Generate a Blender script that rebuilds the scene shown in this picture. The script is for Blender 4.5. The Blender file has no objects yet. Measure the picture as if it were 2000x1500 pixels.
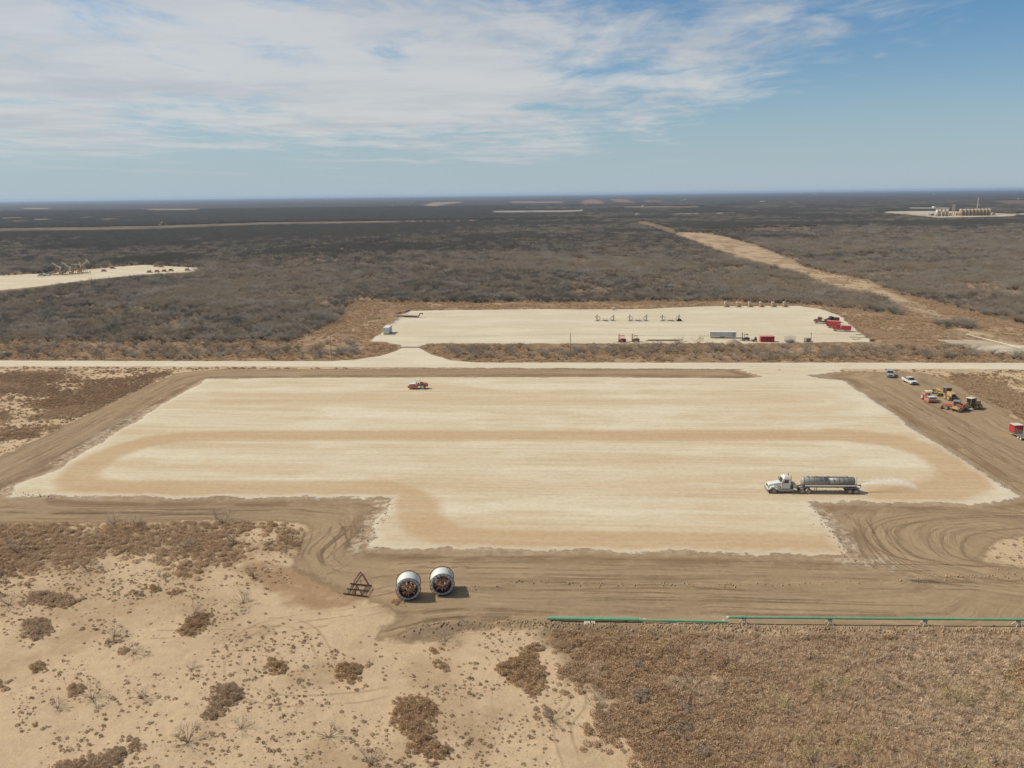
import bpy, math, random
import numpy as np
from mathutils import Matrix, Vector, Euler

R = math.radians
random.seed(7)
rng = np.random.default_rng(11)
scene = bpy.context.scene
COL = scene.collection

# ------------------------------------------------------------------ camera
CAM_H, FPX = 56.0, 1522.0
PITCH, ROLL = math.atan(370.0 / FPX), R(0.66)
cam_d = bpy.data.cameras.new('camera'); cam = bpy.data.objects.new('camera', cam_d); COL.objects.link(cam)
cam_d.sensor_width = 36.0; cam_d.lens = FPX / 2000 * 36.0
cam_d.clip_start = 1.0; cam_d.clip_end = 90000.0
_F = Vector((0, math.cos(PITCH), -math.sin(PITCH)))
_U0 = Vector((0, math.sin(PITCH), math.cos(PITCH))); _R0 = Vector((1, 0, 0))
_U = _U0 * math.cos(ROLL) + _R0 * math.sin(ROLL)
_R = _R0 * math.cos(ROLL) - _U0 * math.sin(ROLL)
M = Matrix((( _R.x, _U.x, -_F.x, 0), (_R.y, _U.y, -_F.y, 0), (_R.z, _U.z, -_F.z, CAM_H), (0, 0, 0, 1)))
cam.matrix_world = M
scene.camera = cam

# ------------------------------------------------------------------ sun, sky, exposure
SUN_EL, SUN_AZ = R(47), R(10)            # sun stands to the left, a little beyond the pad
sun_dir = Vector((-math.cos(SUN_EL) * math.cos(SUN_AZ), math.cos(SUN_EL) * math.sin(SUN_AZ), math.sin(SUN_EL)))
sl = bpy.data.lights.new('sun', 'SUN'); sl.energy = 4.2; sl.angle = R(0.55); sl.color = (1.0, 0.915, 0.775)
so = bpy.data.objects.new('sun', sl); COL.objects.link(so)
so.rotation_euler = (-sun_dir).to_track_quat('-Z', 'Y').to_euler()
scene.view_settings.view_transform = 'Standard'; scene.view_settings.look = 'None'
scene.view_settings.gamma = 1.0; scene.view_settings.use_curve_mapping = False
scene.view_settings.exposure = 0.06

class NT:
    """small helper to write node trees"""
    def __init__(s, tree): s.t = tree; s.n = tree.nodes; s.l = tree.links
    def new(s, typ, **kw):
        n = s.n.new(typ)
        for k, v in kw.items(): setattr(n, k, v)
        return n
    def put(s, sock, v):
        if v is None: return
        if hasattr(v, 'is_output'): s.l.new(v, sock)
        else:
            if isinstance(v, tuple) and len(v) == 3 and sock.type == 'RGBA': v = (*v, 1)
            sock.default_value = v
    def math(s, op, a, b=None, c=None, clamp=False):
        n = s.new('ShaderNodeMath', operation=op); n.use_clamp = clamp
        s.put(n.inputs[0], a); s.put(n.inputs[1], b)
        if c is not None: s.put(n.inputs[2], c)
        return n.outputs[0]
    def vmath(s, op, a, b=None, scale=None):
        n = s.new('ShaderNodeVectorMath', operation=op); s.put(n.inputs[0], a)
        if b is not None: s.put(n.inputs[1], b)
        if scale is not None: s.put(n.inputs['Scale'], scale)
        return n.outputs['Value'] if op in ('DOT_PRODUCT', 'LENGTH') else n.outputs[0]
    def mix(s, f, a, b, mode='MIX', clamp=True):
        n = s.new('ShaderNodeMix', data_type='RGBA', blend_type=mode); n.clamp_factor = clamp
        s.put(n.inputs['Factor'], f); s.put(n.inputs['A'] if False else n.inputs[6], a); s.put(n.inputs[7], b)
        return n.outputs[2]
    def noise(s, vec, scale, detail=3.0, rough=0.55, dist=0.0, lac=2.0):
        n = s.new('ShaderNodeTexNoise'); s.put(n.inputs['Vector'], vec)
        n.inputs['Scale'].default_value = scale; n.inputs['Detail'].default_value = detail
        n.inputs['Roughness'].default_value = rough; n.inputs['Distortion'].default_value = dist
        n.inputs['Lacunarity'].default_value = lac
        return n.outputs['Fac']
    def ss(s, v, a, b, lo=0.0, hi=1.0):
        n = s.new('ShaderNodeMapRange', interpolation_type='SMOOTHSTEP'); s.put(n.inputs['Value'], v)
        for k, q in zip((1, 2, 3, 4), (a, b, lo, hi)): n.inputs[k].default_value = q
        return n.outputs[0]
    def lin(s, v, a, b, lo=0.0, hi=1.0):
        n = s.new('ShaderNodeMapRange'); s.put(n.inputs['Value'], v); n.clamp = True
        for k, q in zip((1, 2, 3, 4), (a, b, lo, hi)): n.inputs[k].default_value = q
        return n.outputs[0]
    def comb(s, x, y, z=0.0):
        n = s.new('ShaderNodeCombineXYZ')
        for i, v in enumerate((x, y, z)): s.put(n.inputs[i], v)
        return n.outputs[0]
    def sep(s, v):
        n = s.new('ShaderNodeSeparateXYZ'); s.put(n.inputs[0], v); return n.outputs
    def attr(s, name, fac=True):
        n = s.new('ShaderNodeAttribute', attribute_name=name); return n.outputs['Fac' if fac else 'Color']
    def pos(s): return s.new('ShaderNodeNewGeometry').outputs['Position']

world = bpy.data.worlds.new('World'); scene.world = world; world.use_nodes = True
nt = NT(world.node_tree); nt.n.clear()
SKY_STR = 0.085
sky = nt.new('ShaderNodeTexSky', sky_type='NISHITA'); sky.sun_disc = False
sky.sun_elevation = SUN_EL; sky.sun_rotation = R(-80); sky.altitude = 250; sky.air_density = 1.0; sky.dust_density = 1.6; sky.ozone_density = 1.6
tc = nt.new('ShaderNodeTexCoord').outputs['Generated']
dx, dy, dz = nt.sep(tc)
zc = nt.math('MAXIMUM', dz, 0.012)
zz = nt.math('ADD', zc, 0.012)
px_, py_ = nt.math('DIVIDE', dx, zz), nt.math('DIVIDE', dy, zz)
plane = nt.comb(px_, py_, 3.7)
planew = nt.comb(px_, nt.math('MULTIPLY', py_, .6), 3.7)
n1 = nt.noise(planew, 0.33, 7.0, 0.60, 0.35)
n2 = nt.noise(nt.comb(px_, nt.math('MULTIPLY', py_, .62), 11.3), 1.9, 6.0, 0.62, 0.6)
n3 = nt.noise(plane, 0.18, 2.0, 0.5)
# cloud sheet thins out towards the right-hand side and the far edge of the sheet
bias = nt.math('MULTIPLY_ADD', nt.math('ADD', dx, nt.math('MULTIPLY', n3, 0.25)), -0.95, 0.34)
bias = nt.math('MINIMUM', bias, 0.235)
bias2 = nt.lin(py_, 9.0, 26.0, 0.0, -0.40)
cov = nt.math('ADD', nt.math('ADD', nt.math('ADD', nt.math('MULTIPLY', nt.math('SUBTRACT', n1, .27), 1.45), nt.math('MULTIPLY', nt.math('SUBTRACT', n2, .09), 0.66)), bias), bias2)
cm = nt.ss(cov, 0.53, 0.90)
hz = nt.ss(dz, 0.0, 0.085)
cm = nt.math('MULTIPLY', cm, nt.math('MULTIPLY_ADD', hz, 0.85, 0.15), clamp=True)
cm = nt.math('MULTIPLY', cm, 0.88)
shade = nt.ss(nt.noise(nt.comb(nt.math('MULTIPLY', px_, 0.7), py_, 21.0), 0.62, 6.0, 0.6, 0.3), 0.40, 0.68)
ccol = nt.mix(nt.math('MULTIPLY', shade, 0.75), (7.1, 7.2, 7.2), (5.2, 5.5, 5.9))
base = nt.mix(1.0, sky.outputs[0], (0.70, 0.99, 1.17), 'MULTIPLY')
haze_c = nt.mix(nt.ss(dz, -0.03, 0.19, 0.95, 0.0), base, (4.9, 6.0, 6.7))
skyc = nt.mix(cm, haze_c, ccol)
bg = nt.new('ShaderNodeBackground'); nt.put(bg.inputs[0], skyc); bg.inputs[1].default_value = SKY_STR
wo = nt.new('ShaderNodeOutputWorld'); nt.l.new(bg.outputs[0], wo.inputs[0])

# ------------------------------------------------------------------ maps between photograph and ground
Fn, Rn, Un = np.array(_F), np.array(_R), np.array(_U)
def G(px, py):
    d = Fn + (px - 1000.0) / FPX * Rn - (py - 750.0) / FPX * Un
    t = -CAM_H / d[2]
    return (d[0] * t, d[1] * t)
def proj(x, y, z):
    v = np.stack([x, y, z - CAM_H], -1); dep = v @ Fn
    return 1000 + FPX * (v @ Rn) / dep, 750 - FPX * (v @ Un) / dep
def P(poly): return np.array([G(*p) for p in poly])
def yaw(a, b):
    a, b = G(*a), G(*b); return math.atan2(b[1] - a[1], b[0] - a[0])
RD = yaw((0, 711), (2000, 716))                       # direction of road and pads
rd = np.array([math.cos(RD), math.sin(RD)])

def seg_dist(X, Y, pts, closed):
    best = np.full(X.shape, 1e18); n = len(pts)
    for i in range(n if closed else n - 1):
        a, b = pts[i], pts[(i + 1) % n]; e = b - a; L = max(e @ e, 1e-9)
        t = np.clip(((X - a[0]) * e[0] + (Y - a[1]) * e[1]) / L, 0, 1)
        d = (X - a[0] - t * e[0]) ** 2 + (Y - a[1] - t * e[1]) ** 2
        np.minimum(best, d, out=best)
    return np.sqrt(best)
def inside(X, Y, pts):
    r = np.zeros(X.shape, bool); n = len(pts)
    for i in range(n):
        (x0, y0), (x1, y1) = pts[i], pts[(i + 1) % n]
        if y0 == y1: continue
        c = ((y0 > Y) != (y1 > Y)) & (X < (x1 - x0) * (Y - y0) / (y1 - y0) + x0)
        r ^= c
    return r
def sdf(X, Y, pts):
    d = seg_dist(X, Y, pts, True); return np.where(inside(X, Y, pts), d, -d)

def _hash(ix, iy, s):
    h = (ix.astype(np.int64) * 374761393 + iy.astype(np.int64) * 668265263 + s * 1274126177) & 0xffffffff
    h = ((h ^ (h >> 13)) * 1274126177) & 0xffffffff
    return ((h ^ (h >> 16)) & 0xffff) / 65535.0
def vnoise(x, y, s=0):
    ix, iy = np.floor(x), np.floor(y); fx, fy = x - ix, y - iy
    fx, fy = fx * fx * (3 - 2 * fx), fy * fy * (3 - 2 * fy)
    a, b, c, d = _hash(ix, iy, s), _hash(ix + 1, iy, s), _hash(ix, iy + 1, s), _hash(ix + 1, iy + 1, s)
    return (a + (b - a) * fx) * (1 - fy) + (c + (d - c) * fx) * fy
def fbm(x, y, sc, oct=4, s=0):
    r, a, t = 0, 1.0, 0
    for o in range(oct):
        r = r + a * vnoise(x * sc + 17 * o, y * sc - 9 * o, s + o); t += a; a *= 0.5; sc *= 2.03
    return r / t                                     # 0..1, mean 0.5
def sst(v, a, b):
    t = np.clip((v - a) / (b - a), 0, 1); return t * t * (3 - 2 * t)

# ------------------------------------------------------------------ outlines (read in the photograph, laid on the ground plane)
PAD1 = P([(405,741),(600,739),(900,738),(1200,738),(1460,740),(1490,736),(1445,724),(1470,716),(1660,716),(1640,727),(1575,734),(1600,740),(1645,744),(1700,779),(1752,815),
          (1800,848),(1850,880),(1900,912),(1950,943),(1992,972),(1960,980),(1900,984),(1760,983),(1580,981),(1600,1010),(1635,1048),(1656,1086),
          (1600,1085),(1400,1081),(1200,1078),(1000,1076),(860,1073),(722,1070),(738,1020),(768,976),(700,974),(500,973),(300,974),(200,973),(110,968),(18,972),
          (30,950),(100,924),(160,888),(220,852),(300,802),(360,767)])
DIRT = P([(-700,1270),(-300,1075),(0,893),(100,845),(200,795),(300,748),(350,729),(420,722),(800,720),(1100,719),(1470,722),(1560,727),(1700,727),(1800,729),
          (1850,742),(1900,770),(1960,800),(2010,836),(2200,900),(2600,1010),(2700,1100),(2150,1140),(2000,1112),(1930,1108),(1905,1090),(1940,1058),(2010,1044),(2300,1100),
          (2600,1180),(2900,1260),(2000,1243),(1700,1241),(1400,1238),(1100,1233),(985,1225),(930,1228),(865,1242),(790,1254),(742,1250),(735,1240),(790,1205),(700,1170),
          (640,1135),(565,1113),(590,1062),(604,1034),(570,1020),(440,1017),(300,1019),(0,1023),(-700,1040)])
ROAD = P([(-2500,704),(-800,704),(0,705),(400,706.5),(640,706.5),(700,703),(745,696),(775,686),(786,679),(814,679),(826,684),(845,694),(880,705),(930,709),(1000,709.5),
          (1500,709.5),(2000,710),(2800,711),(4500,712),(4500,727),(2800,725),(2000,722.5),(1850,722),(1660,722),(1470,722),(1100,720),(500,717),(0,716.5),(-800,716),(-2500,716)])
PAD2 = P([(722,668),(745,652),(765,636),(785,618),(802,608),(900,606),(1000,605),(1190,605),(1265,604),(1330,601),(1400,598.5),(1560,598.5),(1600,604),(1640,617),(1665,640),
          (1705,669),(1500,671),(1200,671.5),(1000,672),(835,672),(826,676),(814,680),(786,680),(775,674),(750,669)])
PAD3 = P([(-700,562),(-300,545),(0,538.5),(100,533.5),(150,528),(250,519.5),(280,517.5),(330,520),(414,524.5),(414,527),(385,531),(280,536),(180,546),(80,559),(0,567),(-300,600),(-700,625)])
ROW = P([(1305,453),(1370,455),(1420,463),(1480,480),(1530,500),(1570,520),(1620,534),(1700,548),(1722,562),(1760,578),(1830,608),(1900,640),(2000,672),(2150,700),(2150,703),
         (2000,692),(1900,668),(1840,636),(1780,606),(1735,585),(1700,572),(1620,556),(1560,532),(1500,516),(1450,503),(1400,487),(1350,468)])
VERGE = P([(-2500,668),(0,668),(300,669),(560,668),(610,655),(650,632),(690,594),(700,590),(800,591),(1000,592),(1180,590),(1400,588),(1480,591),(1560,594),(1640,602),(1720,612),
           (1775,616),(1740,590),(1700,572),(1620,556),(1560,532),(1500,516),(1450,503),(1400,487),(1350,468),(1305,453),(1370,455),(1420,463),(1480,480),(1530,500),(1570,520),(1620,534),
           (1700,548),(1722,562),(1760,572),(1830,590),(1900,612),(2000,632),(2300,690),(4500,700),(4500,712),(-2500,712)])
PIT = P([(1828,663),(1905,664),(1960,672),(2010,676),(2150,690),(2150,697),(1990,693),(1940,690),(1880,677)])
GRASSL = P([(1000,1228),(1250,1236),(2000,1240),(2900,1280),(2900,1900),(1330,1900),(1285,1500),(1245,1455),(1190,1418),(1195,1370),(1120,1330),(1105,1300),(1128,1272),(1060,1255)])
SCRUB = [P(q) for q in (
    [(-400,1040),(0,1022),(250,1020),(440,1018),(560,1024),(600,1042),(585,1060),(500,1040),(470,1062),(440,1090),(360,1108),(300,1085),(230,1072),(150,1090),(60,1110),(0,1142),(-400,1200)],
    [(-300,735),(0,728),(100,728),(110,740),(60,752),(110,760),(150,770),(70,775),(0,772),(-300,790)],
    [(150,742),(260,732),(350,729),(290,752),(210,790),(150,815),(90,805),(50,790),(130,765)],
    [(20,840),(75,835),(95,850),(50,858),(20,856)],
    [(-300,795),(0,800),(60,808),(20,822),(0,830),(-300,850)],
    [(1790,735),(1860,733),(1960,745),(2000,770),(2300,850),(2200,880),(2005,832),(1950,800),(1890,775),(1850,750)])]

# damp tyre loops left by the water truck: (pixel path, half width in m, strength)
DAMP = [
    ([(1690,853),(1500,851),(1300,852),(1000,852),(700,852),(480,852),(360,855),(290,864),(240,878),(200,895),(165,918),(150,935),(160,950),(230,957),(400,956),(600,956),(745,955),
      (790,968),(815,985),(818,1008),(835,1032),(880,1050),(1000,1058),(1250,1062),(1640,1066)], 4.0, 1.0),
    ([(1640,851),(1740,862),(1810,880),(1850,900),(1880,925),(1885,945),(1830,962),(1740,969)], 4.8, 1.0),
    ([(1740,970),(1600,970),(1300,962),(900,950),(790,948)], 3.0, 0.45),
    ([(430,785),(600,786),(900,786),(1300,786),(1590,783)], 3.2, 0.42),
    ([(420,770),(800,768),(1300,768),(1600,772),(1660,790),(1600,806),(1500,808)], 3.0, 0.28),
    ([(700,905),(1000,904),(1400,902),(1640,905)], 3.0, 0.30),
    ([(560,925),(800,926),(1300,928)], 2.2, 0.22),
    ([(1000,1030),(1300,1034),(1600,1040)], 2.0, 0.22),
]
BERMS = [   # (path, height, half width)
    ([(985,1222),(1100,1229),(1400,1233),(1700,1237),(2000,1238),(2300,1246)], 0.60, 1.1),
    ([(880,1150),(960,1150),(1010,1138),(1200,1146),(1450,1146),(1700,1140),(1850,1130),(2050,1124)], 0.28, 0.7),
    ([(1930,1112),(2000,1118),(2150,1130)], 0.35, 1.2),
    ([(0,1000),(300,996),(600,995),(700,990)], 0.15, 0.6),
    ([(110,975),(400,980),(600,981),(755,981)], -0.12, 0.6),
    ([(370,757),(300,793),(230,833),(150,878),(60,925)], -0.16, 0.8),
    ([(350,748),(250,800),(150,860),(0,945),(-200,1060)], 0.20, 0.7),
    ([(380,737),(700,733),(1100,733),(1460,737)], -0.18, 0.8),
    ([(1700,775),(1800,842),(1900,905),(1990,962)], -0.14, 0.8),
    ([(1730,772),(1850,855),(2000,955)], 0.15, 0.5),
    ([(730,1078),(1000,1084),(1400,1089),(1640,1094)], -0.16, 0.8),
    ([(740,1015),(705,1066)], 0.20, 0.8),
    ([(0,718),(500,719),(1100,721),(1460,723)], -0.12, 0.8),
    ([(805,1112),(850,1098),(905,1110)], 0.22, 0.5),
    ([(600,666),(700,700),(1100,700),(1700,702)], 0.1, 1.5),
    ([(762,635),(800,603),(1000,600),(1200,600),(1300,597)], 0.5, 1.6),
    ([(835,677),(1000,676),(1200,676),(1400,676),(1700,674)], 0.4, 1.2),
]
BERMS = [(P(p), h, w) for p, h, w in BERMS]
MOUND = P([(740,1242),(775,1228),(830,1222),(890,1212),(960,1211),(990,1218),(930,1226),(865,1238),(800,1251),(760,1251)])
DPILE = P([(1418,668),(1445,668)])

def H(X, Y):
    X = np.asarray(X, float); Y = np.asarray(Y, float)
    z = (fbm(X, Y, 0.035, 3, 3) - 0.5) * 0.5 + (fbm(X, Y, 0.5, 3, 5) - 0.5) * 0.16
    sp = sdf(X, Y, PAD1); s2 = sdf(X, Y, PAD2); sr = sdf(X, Y, ROAD); s3 = sdf(X, Y, PAD3); sd = sdf(X, Y, DIRT)
    flat = np.maximum.reduce([sst(sp, -1.5, 0.5), sst(s2, -2.5, 0.5), sst(sr, -1.5, 0.3), sst(s3, -3, 0.5)])
    z = z * (1 - 0.6 * sst(sd, -2, 2)) * (1 - flat) + 0.22 * flat
    lm = 1 - sst(Y, 380, 480)
    for p, h, w in BERMS:
        d = seg_dist(X, Y, p, False)
        k = h * np.exp(-(d / w) ** 2) * (0.45 + 1.1 * fbm(X, Y, 0.9, 2, 31))
        z = z + k * (1 - sst(sp, -0.6, 0.6))
    sm = sdf(X, Y, MOUND)
    z = z + sst(sm, -0.4, 1.8) * (0.55 + 0.5 * fbm(X, Y, 0.8, 3, 41))
    z = z + sst(sdf(X, Y, GRASSL), -1, 3) * (fbm(X, Y, .55, 3, 181) - .42) * .95
    return z * lm
def place(px, py):
    x, y = G(px, py); return (x, y, float(H(np.array([x]), np.array([y]))[0]))

# ------------------------------------------------------------------ mesh helpers
def link_mesh(name, verts, faces, mats=(), parent=None, smooth=False, fmat=None):
    me = bpy.data.meshes.new(name)
    verts = np.asarray(verts, np.float32)
    if isinstance(faces, np.ndarray):
        k = faces.shape[1]; nf = len(faces)
        me.vertices.add(len(verts)); me.vertices.foreach_set('co', verts.ravel())
        me.loops.add(nf * k); me.loops.foreach_set('vertex_index', faces.astype(np.int32).ravel())
        me.polygons.add(nf); me.polygons.foreach_set('loop_start', np.arange(0, nf * k, k, dtype=np.int32))
        me.update(calc_edges=True)
    else:
        me.from_pydata([tuple(v) for v in verts.tolist()], [], faces); me.update()
    for m in mats: me.materials.append(m)
    if fmat is not None: me.polygons.foreach_set('material_index', np.asarray(fmat, np.int32))
    if smooth: me.polygons.foreach_set('use_smooth', np.ones(len(me.polygons), bool))
    o = bpy.data.objects.new(name, me); COL.objects.link(o)
    if parent is not None: o.parent = parent
    return o
def fattr(o, name, v, dom='POINT', typ='FLOAT'):
    a = o.data.attributes.new(name, typ, dom)
    v = np.asarray(v, np.float32)
    a.data.foreach_set({'FLOAT': 'value', 'FLOAT_VECTOR': 'vector', 'FLOAT_COLOR': 'color'}.get(typ, 'value'), v.ravel())
def tag(o, label=None, cat=None, group=None, kind=None):
    if label: o['label'] = label
    if cat: o['category'] = cat
    if group: o['group'] = group
    if kind: o['kind'] = kind
    return o
def thing(name, label, cat, loc, rz=0.0, group=None):
    o = bpy.data.objects.new(name, None); COL.objects.link(o); o.location = loc; o.rotation_euler = (0, 0, rz)
    o.empty_display_size = 0.5
    return tag(o, label, cat, group)
def copy_tree(o, parent=None):
    c = o.copy(); COL.objects.link(c)
    if parent is not None: c.parent = parent
    for ch in KIDS.get(o.name, []): 
        KIDS.setdefault(c.name, []).append(copy_tree(ch, c))
    return c
KIDS = {}

class MB:
    def __init__(s): s.v = []; s.f = []
    def add(s, vs, fs):
        b = len(s.v); s.v += [tuple(v) for v in vs]; s.f += [tuple(b + i for i in f) for f in fs]; return s
    def box(s, x0, x1, y0, y1, z0, z1, tx=0.0, ty=0.0):
        return s.add([(x0,y0,z0),(x1,y0,z0),(x1,y1,z0),(x0,y1,z0),(x0+tx,y0+ty,z1),(x1-tx,y0+ty,z1),(x1-tx,y1-ty,z1),(x0+tx,y1-ty,z1)],
                     [(0,3,2,1),(4,5,6,7),(0,1,5,4),(1,2,6,5),(2,3,7,6),(3,0,4,7)])
    def prism(s, prof, y0, y1, inset=0.0):
        """side outline in (x,z), pushed from y0 to y1"""
        n = len(prof); c = (sum(p[0] for p in prof) / n, sum(p[1] for p in prof) / n)
        vs = [(x, y0, z) for x, z in prof] + [(x, y1, z) for x, z in prof]
        fs = [tuple(range(n)), tuple(range(2 * n - 1, n - 1, -1))] + [(i, n + i, n + (i + 1) % n, (i + 1) % n) for i in range(n)]
        return s.add(vs, fs)
    def cyl(s, a, b, r0, r1=None, n=10, caps=True):
        a, b = Vector(a), Vector(b); r1 = r0 if r1 is None else r1
        w = (b - a).normalized(); u = w.orthogonal().normalized(); v = w.cross(u)
        vs = []
        for c, r in ((a, r0), (b, r1)):
            for i in range(n):
                t = 2 * math.pi * i / n; vs.append(c + u * (r * math.cos(t)) + v * (r * math.sin(t)))
        fs = [(i, (i + 1) % n, n + (i + 1) % n, n + i) for i in range(n)]
        if caps: fs += [tuple(range(n - 1, -1, -1)), tuple(range(n, 2 * n))]
        return s.add(vs, fs)
    def lathe(s, a, axis, prof, n=16, caps=True):
        """prof: (distance along axis, radius)"""
        a = Vector(a); w = Vector(axis).normalized(); u = w.orthogonal().normalized(); v = w.cross(u); vs = []; fs = []
        for d, r in prof:
            for i in range(n):
                t = 2 * math.pi * i / n; vs.append(a + w * d + u * (r * math.cos(t)) + v * (r * math.sin(t)))
        for k in range(len(prof) - 1):
            for i in range(n): fs.append((k*n+i, k*n+(i+1)%n, (k+1)*n+(i+1)%n, (k+1)*n+i))
        if caps and prof[0][1] > 1e-4: fs.append(tuple(range(n - 1, -1, -1)))
        if caps and prof[-1][1] > 1e-4: fs.append(tuple(range((len(prof)-1)*n, len(prof)*n)))
        return s.add(vs, fs)
    def torus(s, c, axis, Rr, r, n=32, m=6):
        c = Vector(c); w = Vector(axis).normalized(); u = w.orthogonal().normalized(); v = w.cross(u); vs = []; fs = []
        for i in range(n):
            t = 2*math.pi*i/n; d = u*math.cos(t) + v*math.sin(t)
            for j in range(m):
                q = 2*math.pi*j/m; vs.append(c + d*(Rr + r*math.cos(q)) + w*(r*math.sin(q)))
        for i in range(n):
            for j in range(m): fs.append((i*m+j, ((i+1)%n)*m+j, ((i+1)%n)*m+(j+1)%m, i*m+(j+1)%m))
        return s.add(vs, fs)
    def bar(s, a, b, w):
        return s.cyl(a, b, w * 0.7, None, 4)
    def build(s, name, mat, parent=None, smooth=False):
        o = link_mesh(name, np.array(s.v), s.f, (mat,), parent)
        if smooth:
            o.data.polygons.foreach_set('use_smooth', np.array([len(p.vertices) <= 4 for p in o.data.polygons], bool))
        if parent is not None: KIDS.setdefault(parent.name, []).append(o)
        return o

# ------------------------------------------------------------------ materials
def principled(t, col, rough=0.9, metal=0.0, normal=None, spec=0.3):
    b = t.new('ShaderNodeBsdfPrincipled'); t.put(b.inputs['Base Color'], col); t.put(b.inputs['Roughness'], rough)
    t.put(b.inputs['Metallic'], metal); b.inputs['Specular IOR Level'].default_value = spec
    if normal is not None: t.l.new(normal, b.inputs['Normal'])
    return b.outputs[0]
def mat_new(name):
    m = bpy.data.materials.new(name); m.use_nodes = True; t = NT(m.node_tree); t.n.clear(); return m, t
def out(t, sh): o = t.new('ShaderNodeOutputMaterial'); t.l.new(sh, o.inputs[0])
def bump(t, h, strength, dist):
    b = t.new('ShaderNodeBump'); b.inputs['Strength'].default_value = strength; b.inputs['Distance'].default_value = dist
    t.put(b.inputs['Height'], h); return b.outputs[0]
MATS = {}
def paint(name, col, rough=0.45, metal=0.0, dust=0.35, spec=0.4):
    """painted or bare metal with a film of caliche dust, thicker low down and on upper faces"""
    if name in MATS: return MATS[name]
    m, t = mat_new(name)
    tcn = t.new('ShaderNodeTexCoord').outputs['Object']
    n = t.noise(tcn, 1.3, 5, 0.65); n2 = t.noise(tcn, 9.0, 3, 0.6)
    f = t.ss(t.math('MULTIPLY_ADD', n2, 0.35, n), 0.45, 0.95, 0.0, min(1.0, dust * 1.6))
    c = t.mix(f, col, (0.40, 0.33, 0.25))
    c = t.mix(1.0, c, t.mix(n2, (0.84, 0.84, 0.84), (1.1, 1.1, 1.1)), 'MULTIPLY')
    out(t, principled(t, c, t.math('ADD', rough, t.math('MULTIPLY', f, 0.4), clamp=True), metal, None, spec))
    MATS[name] = m; return m
def foliage(name, ca, cb, cc=None, transl=0.0):
    m, t = mat_new(name)
    r = t.new('ShaderNodeObjectInfo').outputs['Random']
    g = t.pos(); n = t.noise(g, 0.045, 3, 0.6); n2 = t.noise(g, 3.1, 2, 0.6)
    c = t.mix(r, ca, cb)
    if cc is not None: c = t.mix(t.ss(n, 0.42, 0.62), c, cc)
    c = t.mix(1.0, c, t.mix(n2, (0.7, 0.7, 0.7), (1.3, 1.3, 1.3)), 'MULTIPLY')
    sh = principled(t, c, 0.95, 0, None, 0.1)
    tr = t.new('ShaderNodeBsdfTranslucent'); t.put(tr.inputs[0], c)
    mx = t.new('ShaderNodeMixShader'); mx.inputs[0].default_value = 0.34; t.l.new(sh, mx.inputs[1]); t.l.new(tr.outputs[0], mx.inputs[2])
    out(t, mx.outputs[0]); MATS[name] = m; return m
# ------------------------------------------------------------------ ground grid
def axis(parts):
    a = [parts[0][0]]
    for x0, x1, step, ratio in parts:
        x = x0; st = step
        while x < x1 - 1e-6:
            x = min(x + st, x1); st *= ratio; a.append(x)
    return np.unique(np.round(np.array(a), 4))
half = axis([(0, 72, 0.55, 1), (72, 215, 1.0, 1), (215, 420, 3.0, 1.0), (420, 45000, 5.0, 1.13)])
gx = np.unique(np.concatenate([-half, half]))
gy = axis([(-3000, -300, 450, 1), (-300, 30, 55, 1), (30, 50, 2, 1), (50, 125, 0.45, 1), (125, 320, 0.75, 1), (320, 620, 3.0, 1.0), (620, 45000, 5.0, 1.05)])
GX, GY = np.meshgrid(gx, gy); NXG, NYG = len(gx), len(gy)
XF, YF = GX.ravel(), GY.ravel()
near = (YF > 40) & (YF < 1700) & (np.abs(XF) < 0.8 * YF + 40)
def on_near(fn, fill=0.0):
    r = np.full(XF.shape, fill); r[near] = fn(XF[near], YF[near]); return r
ZF = on_near(H)
S = {k: on_near(lambda x, y, q=q: sdf(x, y, q), -500.0) for k, q in dict(pad=PAD1, dirt=DIRT, road=ROAD, pad2=PAD2, pad3=PAD3, row=ROW, verge=VERGE, pit=PIT, grass=GRASSL).items()}
scr = np.full(XF.shape, -500.0)
for q in SCRUB: scr = np.maximum(scr, on_near(lambda x, y: sdf(x, y, q), -500.0))
NB = dict(n1=on_near(lambda x, y: fbm(x, y, 0.12, 5, 51), .5), n2=on_near(lambda x, y: fbm(x, y, 0.03, 4, 61), .5), n3=on_near(lambda x, y: fbm(x, y, 0.6, 3, 71), .5))
ROADY = np.array(G(1000, 714))
beyond = ((XF - ROADY[0]) * -rd[1] + (YF - ROADY[1]) * rd[0])      # >0: beyond the road

def lerp(a, b, f): return a + (b - a) * f[:, None]
def C(*c): return np.array(c)[None, :]
SAND, SANDD = C(.475, .350, .222), C(.385, .275, .168)
col = np.repeat(SAND, len(XF), 0)
col = lerp(col, SANDD, sst(NB['n1'], .45, .7))
col = lerp(col, C(.26, .18, .11), sst(scr + (NB['n1'] - .5) * 14 + (NB['n3'] - .5) * 4, -1.5, 2.0) * .85)
col = lerp(col, C(.21, .145, .088), sst(S['grass'] + (NB['n1'] - .5) * 7 + (NB['n3'] - .5) * 3, -1.5, 1.5))
RUSTY = P([(430,1085),(560,1105),(640,1125),(700,1150),(690,1185),(600,1190),(545,1160),(480,1115)])
col = lerp(col, C(.27, .165, .088), on_near(lambda x, y: sst(sdf(x, y, RUSTY) + (fbm(x, y, .4, 3, 8) - .5) * 6, -1.5, 1.5)) * .8)
PALE = P([(-300,1110),(0,1150),(150,1095),(300,1090),(440,1110),(560,1180),(600,1300),(300,1380),(0,1330)])
bey = sst(beyond, 2, 7)
vg = lerp(np.repeat(C(.24, .155, .09), len(XF), 0), C(.36, .25, .15), sst(NB['n1'], .48, .68))
vg = lerp(vg, C(.17, .105, .062), sst(NB['n3'] * .5 + NB['n1'] * .5, .52, .66) * .7)
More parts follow.
